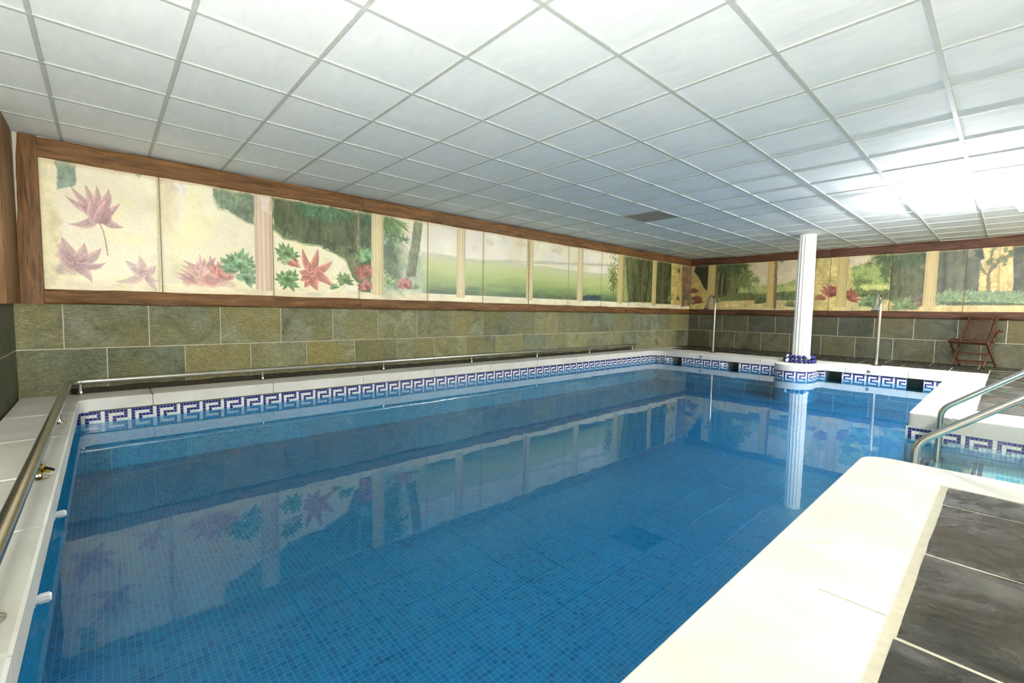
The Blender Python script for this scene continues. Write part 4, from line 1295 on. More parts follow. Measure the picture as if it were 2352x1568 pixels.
    def wear(self, s_edges, ztop, amount):
        S, Z = self.S, self.Z
        top = sm(ztop - 0.05, ztop - 0.01, Z + (fbm(S, Z, 6, 91) - 0.5) * 0.05) * amount
        self.blend((slice(None), slice(None)), top, np.array((216, 196, 150.0))[None, None])
        gr = sm(0.6, 0.8, fbm(S, Z, 5, 95, 1, 5)) * 0.25
        self.blend((slice(None), slice(None)), gr, np.array((214, 200, 150.0))[None, None])
        for e in s_edges:
            k = np.exp(-np.abs(S - e) / 0.012) * 0.5
            self.blend((slice(None), slice(None)), k, np.array((160, 134, 80.0))[None, None])

    def run(self, prims):
        for p in prims:
            getattr(self, p[0])(*p[1:])


def mural_panel(s0, s1, ds, wall, label, group):
    g = 0.003
    s = np.linspace(s0 + g, s1 - g, max(3, int((s1 - s0) / ds)))
    z = np.linspace(BB - 0.005, BT + 0.005, 232 if wall == 'long' else 132)
    cv = Canvas(s, z)
    if wall == 'long':
        cv.base((250, 243, 214) if s0 < 3.6 else (244, 238, 218) if s0 < 9 else (226, 208, 150), 0)
        near = [p for p in LONG_WALL_PAINT]
        cv.ledge(1.05, (248, 236, 200))
        lw = [p for p in near if p[0] == 'field']
        cv.run(near)
        cv.wear((s0, s1), BT, 0.5)
    else:
        cv.base((208, 194, 150), 0)
        cv.run(FAR_WALL_PAINT)
        cv.wear((s0, s1), BT, 0.35)
    lincol = lin(np.clip(cv.C, 0, 255))
    ns, nz = len(s), len(z)
    S, Z = cv.S.ravel() - s0, cv.Z.ravel()
    zero = np.zeros_like(S)
    if wall == 'long':
        V = np.stack([zero + 0.02, S, Z], 1)
        org = (0, s0, 0)
    else:
        V = np.stack([S, zero - 0.02, Z], 1)
        org = (s0, FAR, 0)
    I = np.arange(ns * nz).reshape(ns, nz)
    q = np.stack([I[:-1, :-1], I[1:, :-1], I[1:, 1:], I[:-1, 1:]], -1).reshape(-1, 4)
    ring = np.concatenate([I[:, 0], I[-1, 1:], I[-2::-1, -1], I[0, -2:0:-1]])
    back = V[ring].copy()
    back[:, 0 if wall == 'long' else 1] = 0.002 if wall == 'long' else -0.002
    nb = len(V) + np.arange(len(ring))
    rn, bn = np.roll(ring, -1), np.roll(nb, -1)
    sk = np.stack([ring, nb, bn, rn], -1)
    F_ = np.concatenate([q, sk])
    V = np.concatenate([V, back])
    me = bpy.data.meshes.new('mural_panel')
    me.vertices.add(len(V))
    me.vertices.foreach_set('co', V.ravel())
    me.loops.add(F_.size)
    me.loops.foreach_set('vertex_index', F_.ravel().astype(np.int32))
    me.polygons.add(len(F_))
    me.polygons.foreach_set('loop_start', np.arange(0, F_.size, 4, dtype=np.int32))
    me.update(calc_edges=True)
    at = me.attributes.new('paint', 'FLOAT_COLOR', 'POINT')
    rgba = np.ones((len(V), 4))
    rgba[:ns * nz, :3] = lincol.reshape(-1, 3)
    rgba[ns * nz:, :3] = rgba[ring, :3] * 0.5
    at.data.foreach_set('color', rgba.ravel())
    me.materials.append(M['mural'])
    o = link('mural_panel', me, None, org)
    return tag(o, label, 'mural', group)


LP = [(-0.157, 0.672, 0.0045, 'faded mural panel of one tall pink flower beside the corner post'),  # painted paler than its own colours, with the glare put in
      (0.672, 1.690, 0.0045, 'mural panel of a pale pink plant, green leaves and pinkish column'),
      (1.690, 2.708, 0.0045, 'mural panel of a red spiky plant under a dark broken opening'),
      (2.708, 3.740, 0.006, 'mural panel of a cream column, palm fronds and a leaning grey trunk'),
      (3.740, 4.769, 0.006, 'mural panel of a pale column standing before misty green fields'),
      (4.769, 5.807, 0.008, 'mural panel of wide open meadow with half a column at its right'),
      (5.807, 6.858, 0.008, 'mural panel of open meadow to the right of the split column'),
      (6.858, 7.899, 0.008, 'mural panel of meadow with a dark blue patch beside a column'),
      (7.899, 8.910, 0.008, 'mural panel of a yellowish tree beside a narrow cream column'),
      (8.910, 9.470, 0.009, 'narrow mural panel filled with dark forest streaks'),
      (9.470, 10.33, 0.009, 'mural panel of dark forest split by a slim cream column'),
      (10.33, 11.32, 0.009, 'mural panel of dark trunks ending at a yellow stone wall'),
      (11.32, FAR - 0.021, 0.009, 'narrow mauve mural panel in the far corner')]
for a, b, ds, lab in LP:
    mural_panel(a, b, ds, 'long', lab, 'painted panels on the long wall')
FP = [(0.021, 1.06, 'far wall mural panel of a stone wall with a dark hole'),
      (1.06, 2.075, 'far wall mural panel of dark palms beside a pale column'),
      (2.075, 3.11, 'far wall mural panel of hills behind the white column'),
      (3.11, 4.125, 'far wall mural panel of a fluted column, red plants and bushes'),
      (4.125, 5.165, 'far wall mural panel of dark forest and a bright fluted column'),
      (5.165, 6.30, 'far wall mural panel of a small tree on a stone wall')]
for a, b, lab in FP:
    mural_panel(a, b, 0.0085, 'far', lab, 'painted panels on the far wall')

# ------------------------------------------------------------------ floor deck of slate slabs
fl = MB()
for r in ((5.4, LEFT, 9.0, 3.45), (5.4, 5.7, 9.0, FAR), (0, 9.8, 5.4, FAR), (6.75, 3.45, 9.0, 5.7)):
    fl.box(r[0], r[1], -0.4, r[2], r[3], -0.0045)
floor = tag(obj('floor', fl, M['grout']), 'deck of dark wet slate slabs round the pool', 'floor', kind='structure')
gut = obj('gutter', MB().box(0, 0.0, -0.4, 0.30, 9.9, -0.05), M['gutter'], floor)
deck_mesh = {}


def deck_slab(x0, y0, x1, y1, k):
    w, d = round(x1 - x0, 3), round(y1 - y0, 3)
    key = (w, d, k)
    if key not in deck_mesh:
        rg = random.Random(w * 100 + d * 10 + k)
        g = 0.007
        nx, ny = 5, 5
        vs, fs = [], []
        for j in range(ny + 1):
            for i in range(nx + 1):
                ed = i in (0, nx) or j in (0, ny)
                q = rg.uniform(-0.003, 0.003) if ed else 0
                vs.append((g + (w - 2 * g) * i / nx + q, g + (d - 2 * g) * j / ny + q, (-0.0025 if ed else 0) + rg.uniform(-0.002, 0.001)))
        for j in range(ny):
            for i in range(nx):
                a = j * (nx + 1) + i
                fs.append((a, a + 1, a + nx + 2, a + nx + 1))
        b = len(vs)
        vs += [(g, g, -0.012), (w - g, g, -0.012), (w - g, d - g, -0.012), (g, d - g, -0.012)]
        bot, top = list(range(nx + 1)), [ny * (nx + 1) + i for i in range(nx + 1)]
        lef, rig = [j * (nx + 1) for j in range(ny + 1)], [j * (nx + 1) + nx for j in range(ny + 1)]
        fs += [tuple([b, b + 1] + bot[::-1]), tuple([b + 1, b + 2] + rig[::-1]), tuple([b + 2, b + 3] + top), tuple([b + 3, b] + lef)]
        deck_mesh[key] = MB().add(vs, fs).mesh('slate_slab', M['deck_slate'])
    link('slate_slab', deck_mesh[key], floor, (x0, y0, 0))


def deck(xs, ys):
    k = 0
    for i in range(len(xs) - 1):
        for j in range(len(ys) - 1):
            deck_slab(xs[i], ys[j], xs[i + 1], ys[j + 1], k % 3)
            k += 1


deck([5.588, 6.19, 6.79, 7.4, 8.0], [LEFT, -0.17, 0.47, 1.10, 1.735, 2.365, 3.0, 3.30])        # beside the camera
deck([5.588, 6.19, 6.79, 7.4, 8.0], [6.08, 6.68, 7.28, 7.88, 8.48, 9.08, 9.68, 10.28, 10.9])  # beyond the steps
deck([0.0, 0.65, 1.25, 1.85, 2.45, 3.05, 3.66, 4.25, 4.85, 5.45, 6.05, 6.65, 7.25], [10.95, 11.5, FAR - 0.006])
deck([0.35, 0.95, 1.55, 2.15, 2.75, 3.35, 3.96, 4.55, 5.15, 5.588], [10.215, 10.95])

# ------------------------------------------------------------------ coping round the pool
coping = tag(link('pool_coping', None), 'white stone coping slabs round the edge of the pool', 'coping', kind='structure')


def slab(outline, z0=-0.105, z1=0.0, bev=0.008):
    dz = random.uniform(-0.0012, 0.0012)
    obj('coping_slab', MB().prism(outline, z0, z1 + dz, bev), M['coping'], coping, True)


def rect(x0, y0, x1, y1):
    return [(x0, y0), (x1, y0), (x1, y1), (x0, y1)]


J = 0.0025
CW = 0.045                                  # the gutter gap along the long wall
# corner slab at the left end with a rounded inner corner
slab([(CW, LEFT + 0.01), (0.98, LEFT + 0.01), (0.98, PY0)] + arc(PX0 + 0.11, PY0 + 0.11, 0.11, 270, 180, 6) + [(PX0, 0.54 - J), (CW, 0.54 - J)])
ys = [0.54, 1.565, 2.58, 3.605, 4.63, 5.65, 6.67, 7.69, 8.71]
for a, b in zip(ys[:-1], ys[1:]):
    slab(rect(CW, a + J, PX0, b - J))
# end coping under the camera's left
xs = [0.985, 1.80, 2.64, 3.365, 4.2, 5.03]
for a, b in zip(xs[:-1], xs[1:]):
    slab(rect(a + J, LEFT + 0.01, b - J, PY0))
slab([(5.035, LEFT + 0.01), (5.57, LEFT + 0.01), (5.57, 0.8 - J), (PX1, 0.8 - J), (PX1, PY0), (5.035, PY0)])
# far corner and far end
slab([(CW, 8.71 + J), (PX0, 8.71 + J)] + arc(PX0 + 0.3, PY1 - 0.3, 0.3, 180, 90, 9) + [(0.96 - J, PY1), (0.96 - J, 10.2), (0.35, 10.2), (0.2, 10.9), (CW, 10.9)])
fx = [0.96, 1.9, 2.62]
for a, b in zip(fx[:-1], fx[1:]):
    slab(rect(a + J, PY1, b - J, 10.2))
BCX, BCY, BR = 3.28, 9.12, 0.30
slab([(2.62 + J, PY1), (BCX - BR - 0.10, PY1)] + arc(BCX - BR - 0.10, PY1 - 0.10, 0.10, 90, 0, 5)[1:] + arc(BCX, BCY, BR, 180, 360, 16)
     + arc(BCX + BR + 0.10, PY1 - 0.10, 0.10, 180, 90, 5)[:-1] + [(BCX + BR + 0.10, PY1), (3.95 - J, PY1), (3.95 - J, 10.2), (2.62 + J, 10.2)])
slab(rect(3.95 + J, PY1, 4.75 - J, 10.2))
slab([(4.75 + J, PY1), (PX1, PY1), (PX1, 8.7 + J), (5.57, 8.7 + J), (5.57, 10.2), (4.75 + J, 10.2)])
# right side beyond the steps
for a, b in ((6.7, 7.7), (7.7, 8.7)):
    slab(rect(PX1, a + J, 5.57, b - J))
slab(arc(PX1 + 0.05, STAIR1 + 0.05, 0.05, 180, 270, 5) + [(6.1 - J, STAIR1), (6.1 - J, 6.06), (5.57, 6.06), (5.57, 6.7 - J), (PX1, 6.7 - J)], -0.12)
slab(rect(6.1 + J, STAIR1, 6.9, 6.06), -0.12)
# right side before the steps
for a, b in ((0.8, 1.83), (1.83, 2.86)):
    slab(rect(PX1, a + J, 5.57, b - J))
slab([(PX1, 2.86 + J), (5.57, 2.86 + J), (5.57, 3.315), (6.1 - J, 3.315), (6.1 - J, STAIR0)] + arc(PX1 + 0.13, STAIR0 - 0.13, 0.13, 90, 180, 8))
slab(rect(6.1 + J, 3.315, 6.9, STAIR0))

# worn, barely legible depth mark on the face of one slab of the long side
dm = MB()
def stroke(pts, w=0.004):
    for (y0, z0), (y1, z1) in zip(pts[:-1], pts[1:]):
        dm.bar((PX0 + 0.0008, y0, z0), (PX0 + 0.0008, y1, z1), 0.0012, w, (0, 0.3, 1) if abs(y1 - y0) > abs(z1 - z0) else (0, 1, 0.3))
for pts in ([(4.33, -0.035), (4.342, -0.03), (4.342, -0.075)], [(4.358, -0.07), (4.352, -0.08)], [(4.375, -0.075), (4.375, -0.05), (4.392, -0.048), (4.395, -0.075)],
            [(4.395, -0.052), (4.41, -0.046), (4.413, -0.075)], [(4.432, -0.075), (4.435, -0.045), (4.455, -0.05)]):
    stroke(pts)
obj('depth_mark', dm, M['worn_ink'], coping)

# ------------------------------------------------------------------ basin
basin = tag(link('pool_basin', None), 'blue mosaic pool basin with white key-pattern band at the waterline', 'pool', kind='structure')
WX0, WX1, WY0, WY1 = PX0 + 0.012, PX1 - 0.012, 0.0, PY1 + 0.03
DEPTH = -0.64
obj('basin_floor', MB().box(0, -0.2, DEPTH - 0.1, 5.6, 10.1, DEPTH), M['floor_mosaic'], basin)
SB = -0.218            # below the band the walls are blue
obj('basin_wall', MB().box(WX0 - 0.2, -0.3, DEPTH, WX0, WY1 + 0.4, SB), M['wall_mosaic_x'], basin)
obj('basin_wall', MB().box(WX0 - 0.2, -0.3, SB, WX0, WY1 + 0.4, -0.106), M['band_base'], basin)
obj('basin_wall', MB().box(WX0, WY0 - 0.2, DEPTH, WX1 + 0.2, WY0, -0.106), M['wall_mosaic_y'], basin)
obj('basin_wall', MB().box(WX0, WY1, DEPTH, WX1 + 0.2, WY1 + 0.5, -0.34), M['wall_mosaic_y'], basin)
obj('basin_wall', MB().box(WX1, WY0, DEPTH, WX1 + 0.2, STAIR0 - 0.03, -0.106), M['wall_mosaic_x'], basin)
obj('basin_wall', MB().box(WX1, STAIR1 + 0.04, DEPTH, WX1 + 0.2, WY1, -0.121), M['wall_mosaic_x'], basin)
# far wall: band sections between dark overflow openings
OPEN = [(0.80, 1.04), (2.00, 2.22), (3.66, 3.90), (4.73, 4.93)]
secs = []
p = WX0
for a, b in OPEN + [(WX1 + 0.2, None)]:
    secs.append((p, a))
    p = b
for a, b in secs:
    obj('band_section', MB().box(a, WY1, -0.22, b, WY1 + 0.3, -0.106), M['band_base'], basin)
    obj('basin_wall', MB().box(a, WY1, -0.34, b, WY1 + 0.3, -0.22), M['wall_mosaic_y'], basin)
obj('opening_back', MB().box(WX0, WY1 + 0.28, -0.34, WX1, WY1 + 0.5, -0.106), M['dark_slate'], basin)
PILLAR = arc(BCX, BCY, BR - 0.02, 180, 360, 20)
obj('pillar_base', MB().prism([(BCX - BR + 0.02, WY1 + 0.1)] + PILLAR + [(BCX + BR - 0.02, WY1 + 0.1)], -0.22, -0.106), M['band_base'], basin, True)
obj('pillar_base', MB().prism([(BCX - BR + 0.02, WY1 + 0.1)] + PILLAR + [(BCX + BR - 0.02, WY1 + 0.1)], DEPTH, -0.22), M['wall_mosaic_y'], basin, True)
obj('sealant_strip', MB().box(WX0, 0.10, -0.112, WX0 + 0.008, WY1, -0.104), M['sealant'], basin)

KEY = ['1111110', '1000010', '1011110', '1010000', '1011110', '1000010', '1111110']
PT = 0.0257


def tesserae(mb, path, ztop, rows, skip=None, lead=0, phase=0, blank_top=0):
    """tesserae set along a ground path; the wall's face is to the left of travel"""
    P = [Vector(p) for p in path]
    seg = [(P[i + 1] - P[i]).length for i in range(len(P) - 1)]
    total = sum(seg)
    n = int(total / PT)
    out = []

    def at(d):
        for i, l in enumerate(seg):
            if d <= l or i == len(seg) - 1:
                return P[i] + (P[i + 1] - P[i]) * (d / l)
            d -= l
    for c in range(n):
        m = at((c + 0.5) * PT)
        if skip and skip(m):
            continue
        a, b = at(c * PT + 0.0012), at((c + 1) * PT - 0.0012)
        d = (b - a).normalized()
        nr = Vector((-d.y, d.x)) * 0.003
        for r in range(rows):
            k = r - blank_top
            blue = 0 <= k < 7 and KEY[k][6 - (c + phase) % 7] == '1'
            z1, z0 = ztop - r * PT - 0.0012, ztop - (r + 1) * PT + 0.0012
            q = 0.0016
            e = d * q
            vs = [(a.x, a.y, z0), (b.x, b.y, z0), (b.x, b.y, z1), (a.x, a.y, z1)]
            vs += [(a.x + nr.x + e.x, a.y + nr.y + e.y, z0 + q), (b.x + nr.x - e.x, b.y + nr.y - e.y, z0 + q), (b.x + nr.x - e.x, b.y + nr.y - e.y, z1 - q), (a.x + nr.x + e.x, a.y + nr.y + e.y, z1 - q)]
            fs = [(4, 7, 6, 5), (0, 4, 5, 1), (1, 5, 6, 2), (2, 6, 7, 3), (3, 7, 4, 0)]
            if mb is None:
                out.append((vs, fs, blue))
            else:
                mb.cur = 1 if blue else 0
                mb.add(vs, fs)
    return out


TM = [M['tess_white'], M['tess_blue']]
tm = MB()
tesserae(tm, [(WX0, WY1), (WX0, 0.02)], -0.114, 4, phase=3)
tag(obj('tesserae', tm, TM, basin), 'row of cobalt key-pattern tesserae along the long wall', kind='stuff')
tm = MB()
near_pillar = lambda m: BCX - BR < m.x < BCX + BR
for a, b in secs:
    tesserae(tm, [(b - 0.01, WY1), (a, WY1)], -0.116, 4, skip=near_pillar, phase=2)
tesserae(tm, [(BCX + BR - 0.02, WY1)] + PILLAR[::-1] + [(BCX - BR + 0.02, WY1)], -0.116, 4, phase=1)
tag(obj('tesserae', tm, TM, basin), 'key-pattern tesserae at the far end', kind='stuff')
tm = MB()
tesserae(tm, [(WX1, STAIR1 + 0.1), (WX1, WY1)], -0.115, 4)
tesserae(tm, [(WX1, 0.1), (WX1, STAIR0)], -0.114, 4)
tag(obj('tesserae', tm, TM, basin), 'key-pattern tesserae under the right coping', kind='stuff')
# steps in the recess
SY = STAIR1 + 0.02
obj('recess_wall', MB().box(WX1 + 0.0, SY, -0.24, 6.9, SY + 0.2, -0.121), M['band_base'], basin)
obj('recess_wall', MB().box(WX1 + 0.0, SY, DEPTH, 6.9, SY + 0.2, -0.24), M['wall_mosaic_y'], basin)
obj('recess_wall', MB().box(WX1 + 0.0, STAIR0 - 0.2, DEPTH, 6.9, STAIR0 - 0.012, -0.106), M['band_base'], basin)
obj('recess_wall', MB().box(6.75, STAIR0 - 0.1, DEPTH, 6.9, SY, -0.02), M['band_base'], basin)
obj('recess_floor', MB().box(5.5, STAIR0 - 0.1, DEPTH - 0.1, 6.9, SY + 0.1, DEPTH), M['white_mosaic'], basin)
STEPS = [(5.30, -0.38), (5.61, -0.34), (5.90, -0.30), (6.19, -0.26)]
for k, (x, z) in enumerate(STEPS):
    x1 = STEPS[k + 1][0] if k < 3 else 6.75
    obj('step', MB().box(x, STAIR0 - 0.012, DEPTH, x1 + 0.005, SY, z), M['white_mosaic'], basin)
    for off in (0.012, 0.045):
        obj('nosing_stripe', MB().box(x + off, STAIR0, z, x + off + 0.024, SY - 0.002, z + 0.003), M['tess_purple'], basin)
ts = tesserae(None, [(6.0, SY), (WX1, SY)], -0.1075, 5, phase=4, blank_top=1)[:296]
piece = {}
cx_ = MB()
for vs, fs, blue in ts:
    # every tessera of this near wall is a piece of its own, all sharing one mesh for each colour
    c = Vector((0, 0, 0))
    for v in vs:
        c += Vector(v)
    c /= len(vs)
    if blue not in piece:
        piece[blue] = MB().add([tuple(Vector(v) - c) for v in vs], fs).mesh('tessera', TM[1 if blue else 0])
    link('tessera', piece[blue], basin, c)

# water
water = tag(obj('pool_water', MB().add([(WX0 - 0.005, WY0, 0), (WX1 + 0.01, WY0, 0), (WX1 + 0.01, STAIR0 - 0.012, 0), (6.76, STAIR0 - 0.012, 0), (6.76, SY, 0), (WX1 + 0.01, SY, 0), (WX1 + 0.01, WY1 + 0.29, 0), (WX0 - 0.005, WY1 + 0.29, 0)],
                                       [tuple(range(8))]), M['water'], None, False, (0, 0, WATER)),
            'clear still blue water filling the pool', 'water', kind='stuff')

# ------------------------------------------------------------------ handrail along the coping
rail = tag(link('handrail', None, None, (0.09, -0.03, 0)), 'low stainless steel handrail on short posts along the pool edge', 'handrail')
RZ, RR = 0.115, 0.026
rp = rounded([(5.2, 0, RZ), (0.06, 0, RZ), (0, 0.06, RZ), (0, 9.16, RZ)], 0.05)
obj('rail', MB().tube(rp, RR, 16), M['steel'], rail, True)
post_me = MB().tube([(0, 0, 0.012), (0, 0, RZ - 0.01)], 0.0145, 12).mesh('post', M['steel'], True)
flange_me = MB().lathe([(0.042, 0.0), (0.042, 0.004), (0.036, 0.008), (0.02, 0.014), (0.016, 0.03)], 20).mesh('flange', M['steel'], True)
for x, y in [(0, 0.075), (0, 1.567), (0, 3.04), (0, 4.53), (0, 6.0), (0, 7.5), (0, 9.05), (1.29, 0), (2.62, 0), (3.92, 0), (5.1, 0)]:
    pp = link('post', post_me, rail, (x, y, 0))
    link('flange', flange_me, pp, (0, 0, 0.0005))

# knotted cord on one post of the left run
rope = tag(link('rope_knot', None, None, (2.71, -0.03, 0.045)), 'yellow and black cord knotted round a handrail post', 'rope')
rb = MB()
for k in range(3):
    rb.tube([(0.0215 * math.cos(t * 0.5236), 0.0215 * math.sin(t * 0.5236), -0.012 + 0.012 * k + 0.0008 * t) for t in range(13)], 0.006, 8)
obj('coil', rb, M['yellow'], rope, True)
rb = MB()
rb.tube([(0.018, 0.01, 0), (0.03, 0.02, 0.012), (0.045, 0.03, 0.004), (0.035, 0.04, -0.008), (0.02, 0.03, 0.0), (0.03, 0.012, 0.008)], 0.007, 8)
obj('knot', rb, M['yellow'], rope, True)
rb = MB()
rb.tube([(0.03, 0.02, 0.0), (0.05, 0.035, 0.016), (0.062, 0.05, 0.01)], 0.0065, 8)
rb.tube([(0.03, 0.025, 0.008), (0.012, 0.045, 0.0), (0.0, 0.055, -0.012)], 0.006, 8)
for k in range(2):
    rb.tube([(0.0235 * math.cos(t * 0.5236), 0.0235 * math.sin(t * 0.5236), -0.006 + 0.013 * k + 0.0008 * t) for t in range(2, 8)], 0.0062, 8)
obj('cord_end', rb, M['black'], rope, True)

# white return nozzles under the left coping
for x, lab in ((2.80, 'white return nozzle at the left pool edge, half under water, farther one'), (3.62, 'white return nozzle at the left pool edge, nearest the camera')):
    nz = tag(link('return_nozzle', None, None, (x, 0.0, -0.16)), lab, 'nozzle', 'return nozzles of the pool')
    obj('collar', MB().lathe([(0.027, 0.0), (0.027, 0.022), (0.022, 0.028)], 20, axis='y'), M['white_plastic'], nz, True)
    nb = MB().lathe([(0.014, 0.026), (0.0155, 0.036), (0.0145, 0.062), (0.011, 0.066)], 18, axis='y')
    for k in range(9):
        t = k * 2 * math.pi / 9
        nb.box(0.0145 * math.cos(t) - 0.002, 0.038, 0.0145 * math.sin(t) - 0.002, 0.0145 * math.cos(t) + 0.002, 0.06, 0.0145 * math.sin(t) + 0.002)
    obj('nozzle', nb, M['white_plastic'], nz, True)

# two round cream inlets in the far left corner, and round bolts on the far coping face
for z, lab in ((-0.150, 'upper round cream inlet in the far corner'), (-0.235, 'lower round cream inlet in the far corner at the waterline')):
    e = tag(link('round_inlet', None, None, (0.50, WY1 - 0.004, z)), lab, 'inlet', 'cream inlets')
    obj('ring', MB().lathe([(0.040, 0.004), (0.040, -0.01), (0.03, -0.016), (0.018, -0.014)], 20, axis='y'), M['cream_plastic'], e, True)
    obj('hole', MB().lathe([(0.016, -0.012), (0.014, -0.0165)], 14, axis='y'), M['black'], e, True)
for x, lab in ((1.47, 'round steel eye bolt on the far coping near the corner shower'), (4.26, 'round steel eye bolt on the far coping near the right shower')):
    e = tag(link('eye_bolt', None, None, (x, PY1, -0.055)), lab, 'bolt', 'eye bolts on the far coping')
    obj('plate', MB().lathe([(0.026, 0.0), (0.026, -0.004), (0.018, -0.007)], 18, axis='y'), M['steel'], e, True)
    obj('eye', MB().tube([(0.015 * math.cos(t * 0.5236), -0.014, 0.015 * math.sin(t * 0.5236)) for t in range(13)], 0.005, 8), M['steel'], e, True)
for x, lab in ((0.705, 'small white half-sunk nozzle at the far wall near the corner'), (1.90, 'small white half-sunk nozzle at the far wall nearer the column')):
    e = tag(link('wall_nozzle', None, None, (x, WY1, WATER + 0.02)), lab, 'nozzle', 'white nozzles at the far wall')  # plain white round knob set at the waterline
    obj('body', MB().lathe([(0.034, 0.002), (0.036, -0.015), (0.03, -0.03), (0.016, -0.038)], 18, axis='y'), M['white_plastic'], e, True)
    obj('hole', MB().lathe([(0.010, -0.036), (0.008, -0.0395)], 12, axis='y'), M['black'], e, True)

# ------------------------------------------------------------------ fluted column with the float rope
CX, CY = 3.27, 9.5
col = tag(link('column', None, None, (CX, CY, 0)), 'white fluted column standing at the far pool edge', 'column')
NF, sh = 16, []
for k in range(NF):
    a0 = 2 * math.pi * k / NF
    for u in range(8):
        t = a0 + 2 * math.pi / NF * u / 8
        r = 1.0 if u < 2 else 1.0 - 0.105 * math.sin(math.pi * (u - 1) / 7)
        sh.append((t, r))
vs, fs = [], []
levels = [(0.0, 0.142), (0.04, 0.142), (1.2, 0.137), (CEIL - 0.03, 0.130), (CEIL - 0.002, 0.131)]
for z, rr in levels:
    vs += [(rr * r * math.cos(t), rr * r * math.sin(t), z) for t, r in sh]
n = len(sh)
for i in range(len(levels) - 1):
    for k in range(n):
        j = (k + 1) % n
        fs.append((i * n + k, i * n + j, (i + 1) * n + j, (i + 1) * n + k))
fs += [tuple(range(n - 1, -1, -1)), tuple((len(levels) - 1) * n + k for k in range(n))]
obj('shaft', MB().add(vs, fs), M['column'], col, True)
obj('top_collar', MB().lathe([(0.134, CEIL - 0.012), (0.137, CEIL - 0.009), (0.137, CEIL - 0.0005)], 32), M['column'], col, True)

fr = tag(link('float_rope', None, None, (CX, CY, 0)), 'rope of navy and white floats coiled round the column foot', 'float rope')
fb = MB().lathe([(0.008, -0.034), (0.026, -0.026), (0.036, -0.008), (0.036, 0.008), (0.026, 0.026), (0.008, 0.034)], 14, axis='x')
f_navy, f_white = fb.mesh('float', M['navy'], True), fb.mesh('float', M['white_plastic'], True)
for ring, (rad, z, cnt, ph, dy) in enumerate(((0.222, 0.036, 19, 0.1, -0.055), (0.198, 0.104, 17, 0.25, -0.03))):
    pts = []
    for k in range(cnt):
        t = 2 * math.pi * (k + ph) / cnt
        pts.append((rad * math.cos(t), rad * math.sin(t) + dy, z))
        w = (k in (12,)) if ring == 0 else (k in (10, 15))
        link('float', f_white if w else f_navy, fr, pts[-1], (0, 0, t + math.pi / 2))
    obj('cord', MB().tube(pts + pts[:1], 0.006, 6, False), M['white_plastic'], fr, True)

# ------------------------------------------------------------------ poolside showers
def shower(x, y, label):
    s = tag(link('pool_shower', None, None, (x, y, 0)), label, 'shower', 'gooseneck showers at the far edge')
    path = [(0, 0, 0.012), (0, 0, 1.04)]
    path += [(0, -0.17 + 0.17 * math.cos(R(a)), 1.04 + 0.19 * math.sin(R(a))) for a in range(12, 157, 12)]
    last = path[-1]
    path += [(0, last[1] - 0.035, last[2] - 0.07)]
    obj('pipe', MB().tube(path, 0.024, 14), M['steel'], s, True)
    a = Vector(path[-1])
    d = Vector((0, -0.45, -0.9)).normalized()
    sd = Vector((1, 0, 0))
    up = sd.cross(d)
    vs, fs = [], []
    rings = ((0, 0.026, 0.026), (0.02, 0.028, 0.027), (0.05, 0.04, 0.024), (0.11, 0.06, 0.034), (0.125, 0.06, 0.034))
    for t, wa, wb in rings:
        for k in range(16):
            q = 2 * math.pi * k / 16
            vs.append(a + d * t + sd * wa * math.cos(q) + up * wb * math.sin(q))
    for i in range(len(rings) - 1):
        for k in range(16):
            j = (k + 1) % 16
            fs.append((i * 16 + k, (i + 1) * 16 + k, (i + 1) * 16 + j, i * 16 + j))
    fs += [tuple(range(16)), tuple((len(rings) - 1) * 16 + k for k in range(15, -1, -1))]
    obj('shower_head', MB().add(vs, fs), M['steel'], s, True)
    obj('base_plate', MB().lathe([(0.075, 0.0005), (0.075, 0.006), (0.04, 0.01), (0.03, 0.016)], 24), M['dark_grout'], s, True)


shower(1.44, 10.08, 'curved steel shower nearest the far corner')
shower(4.255, 10.08, 'curved steel shower between the column and the wooden chair')

# ------------------------------------------------------------------ grab rails of the steps
def grab(y, label):
    g = tag(link('grab_rail', None, None, (5.41, y, 0)), label, 'handrail', 'grab rails of the pool steps')
    p = rounded([(0, 0, -0.378), (0, 0, 0.075), (1.12, 0, 0.99), (1.45, 0, 0.99), (1.45, 0, 0.004)], 0.07)
    obj('rail', MB().tube(p, 0.0215, 16), M['steel'], g, True)
    obj('flange', MB().lathe([(0.05, 0.0005), (0.05, 0.004), (0.03, 0.012)], 20, (1.45, 0, 0)), M['steel'], g, True)


grab(5.39, 'steel grab rail on the far side of the steps')
grab(3.88, 'thick steel grab rail on the near side of the steps')
e = tag(link('wall_flange', None, None, (5.44, STAIR1, -0.06)), 'round cement patch behind the far grab rail', 'flange')
obj('disc', MB().lathe([(0.062, 0.001), (0.06, -0.008), (0.045, -0.014)], 22, axis='y'), M['coping'], e, True)
obj('rod', MB().tube([(0, -0.012, 0), (-0.02, -0.05, 0)], 0.012, 10), M['steel'], e, True)

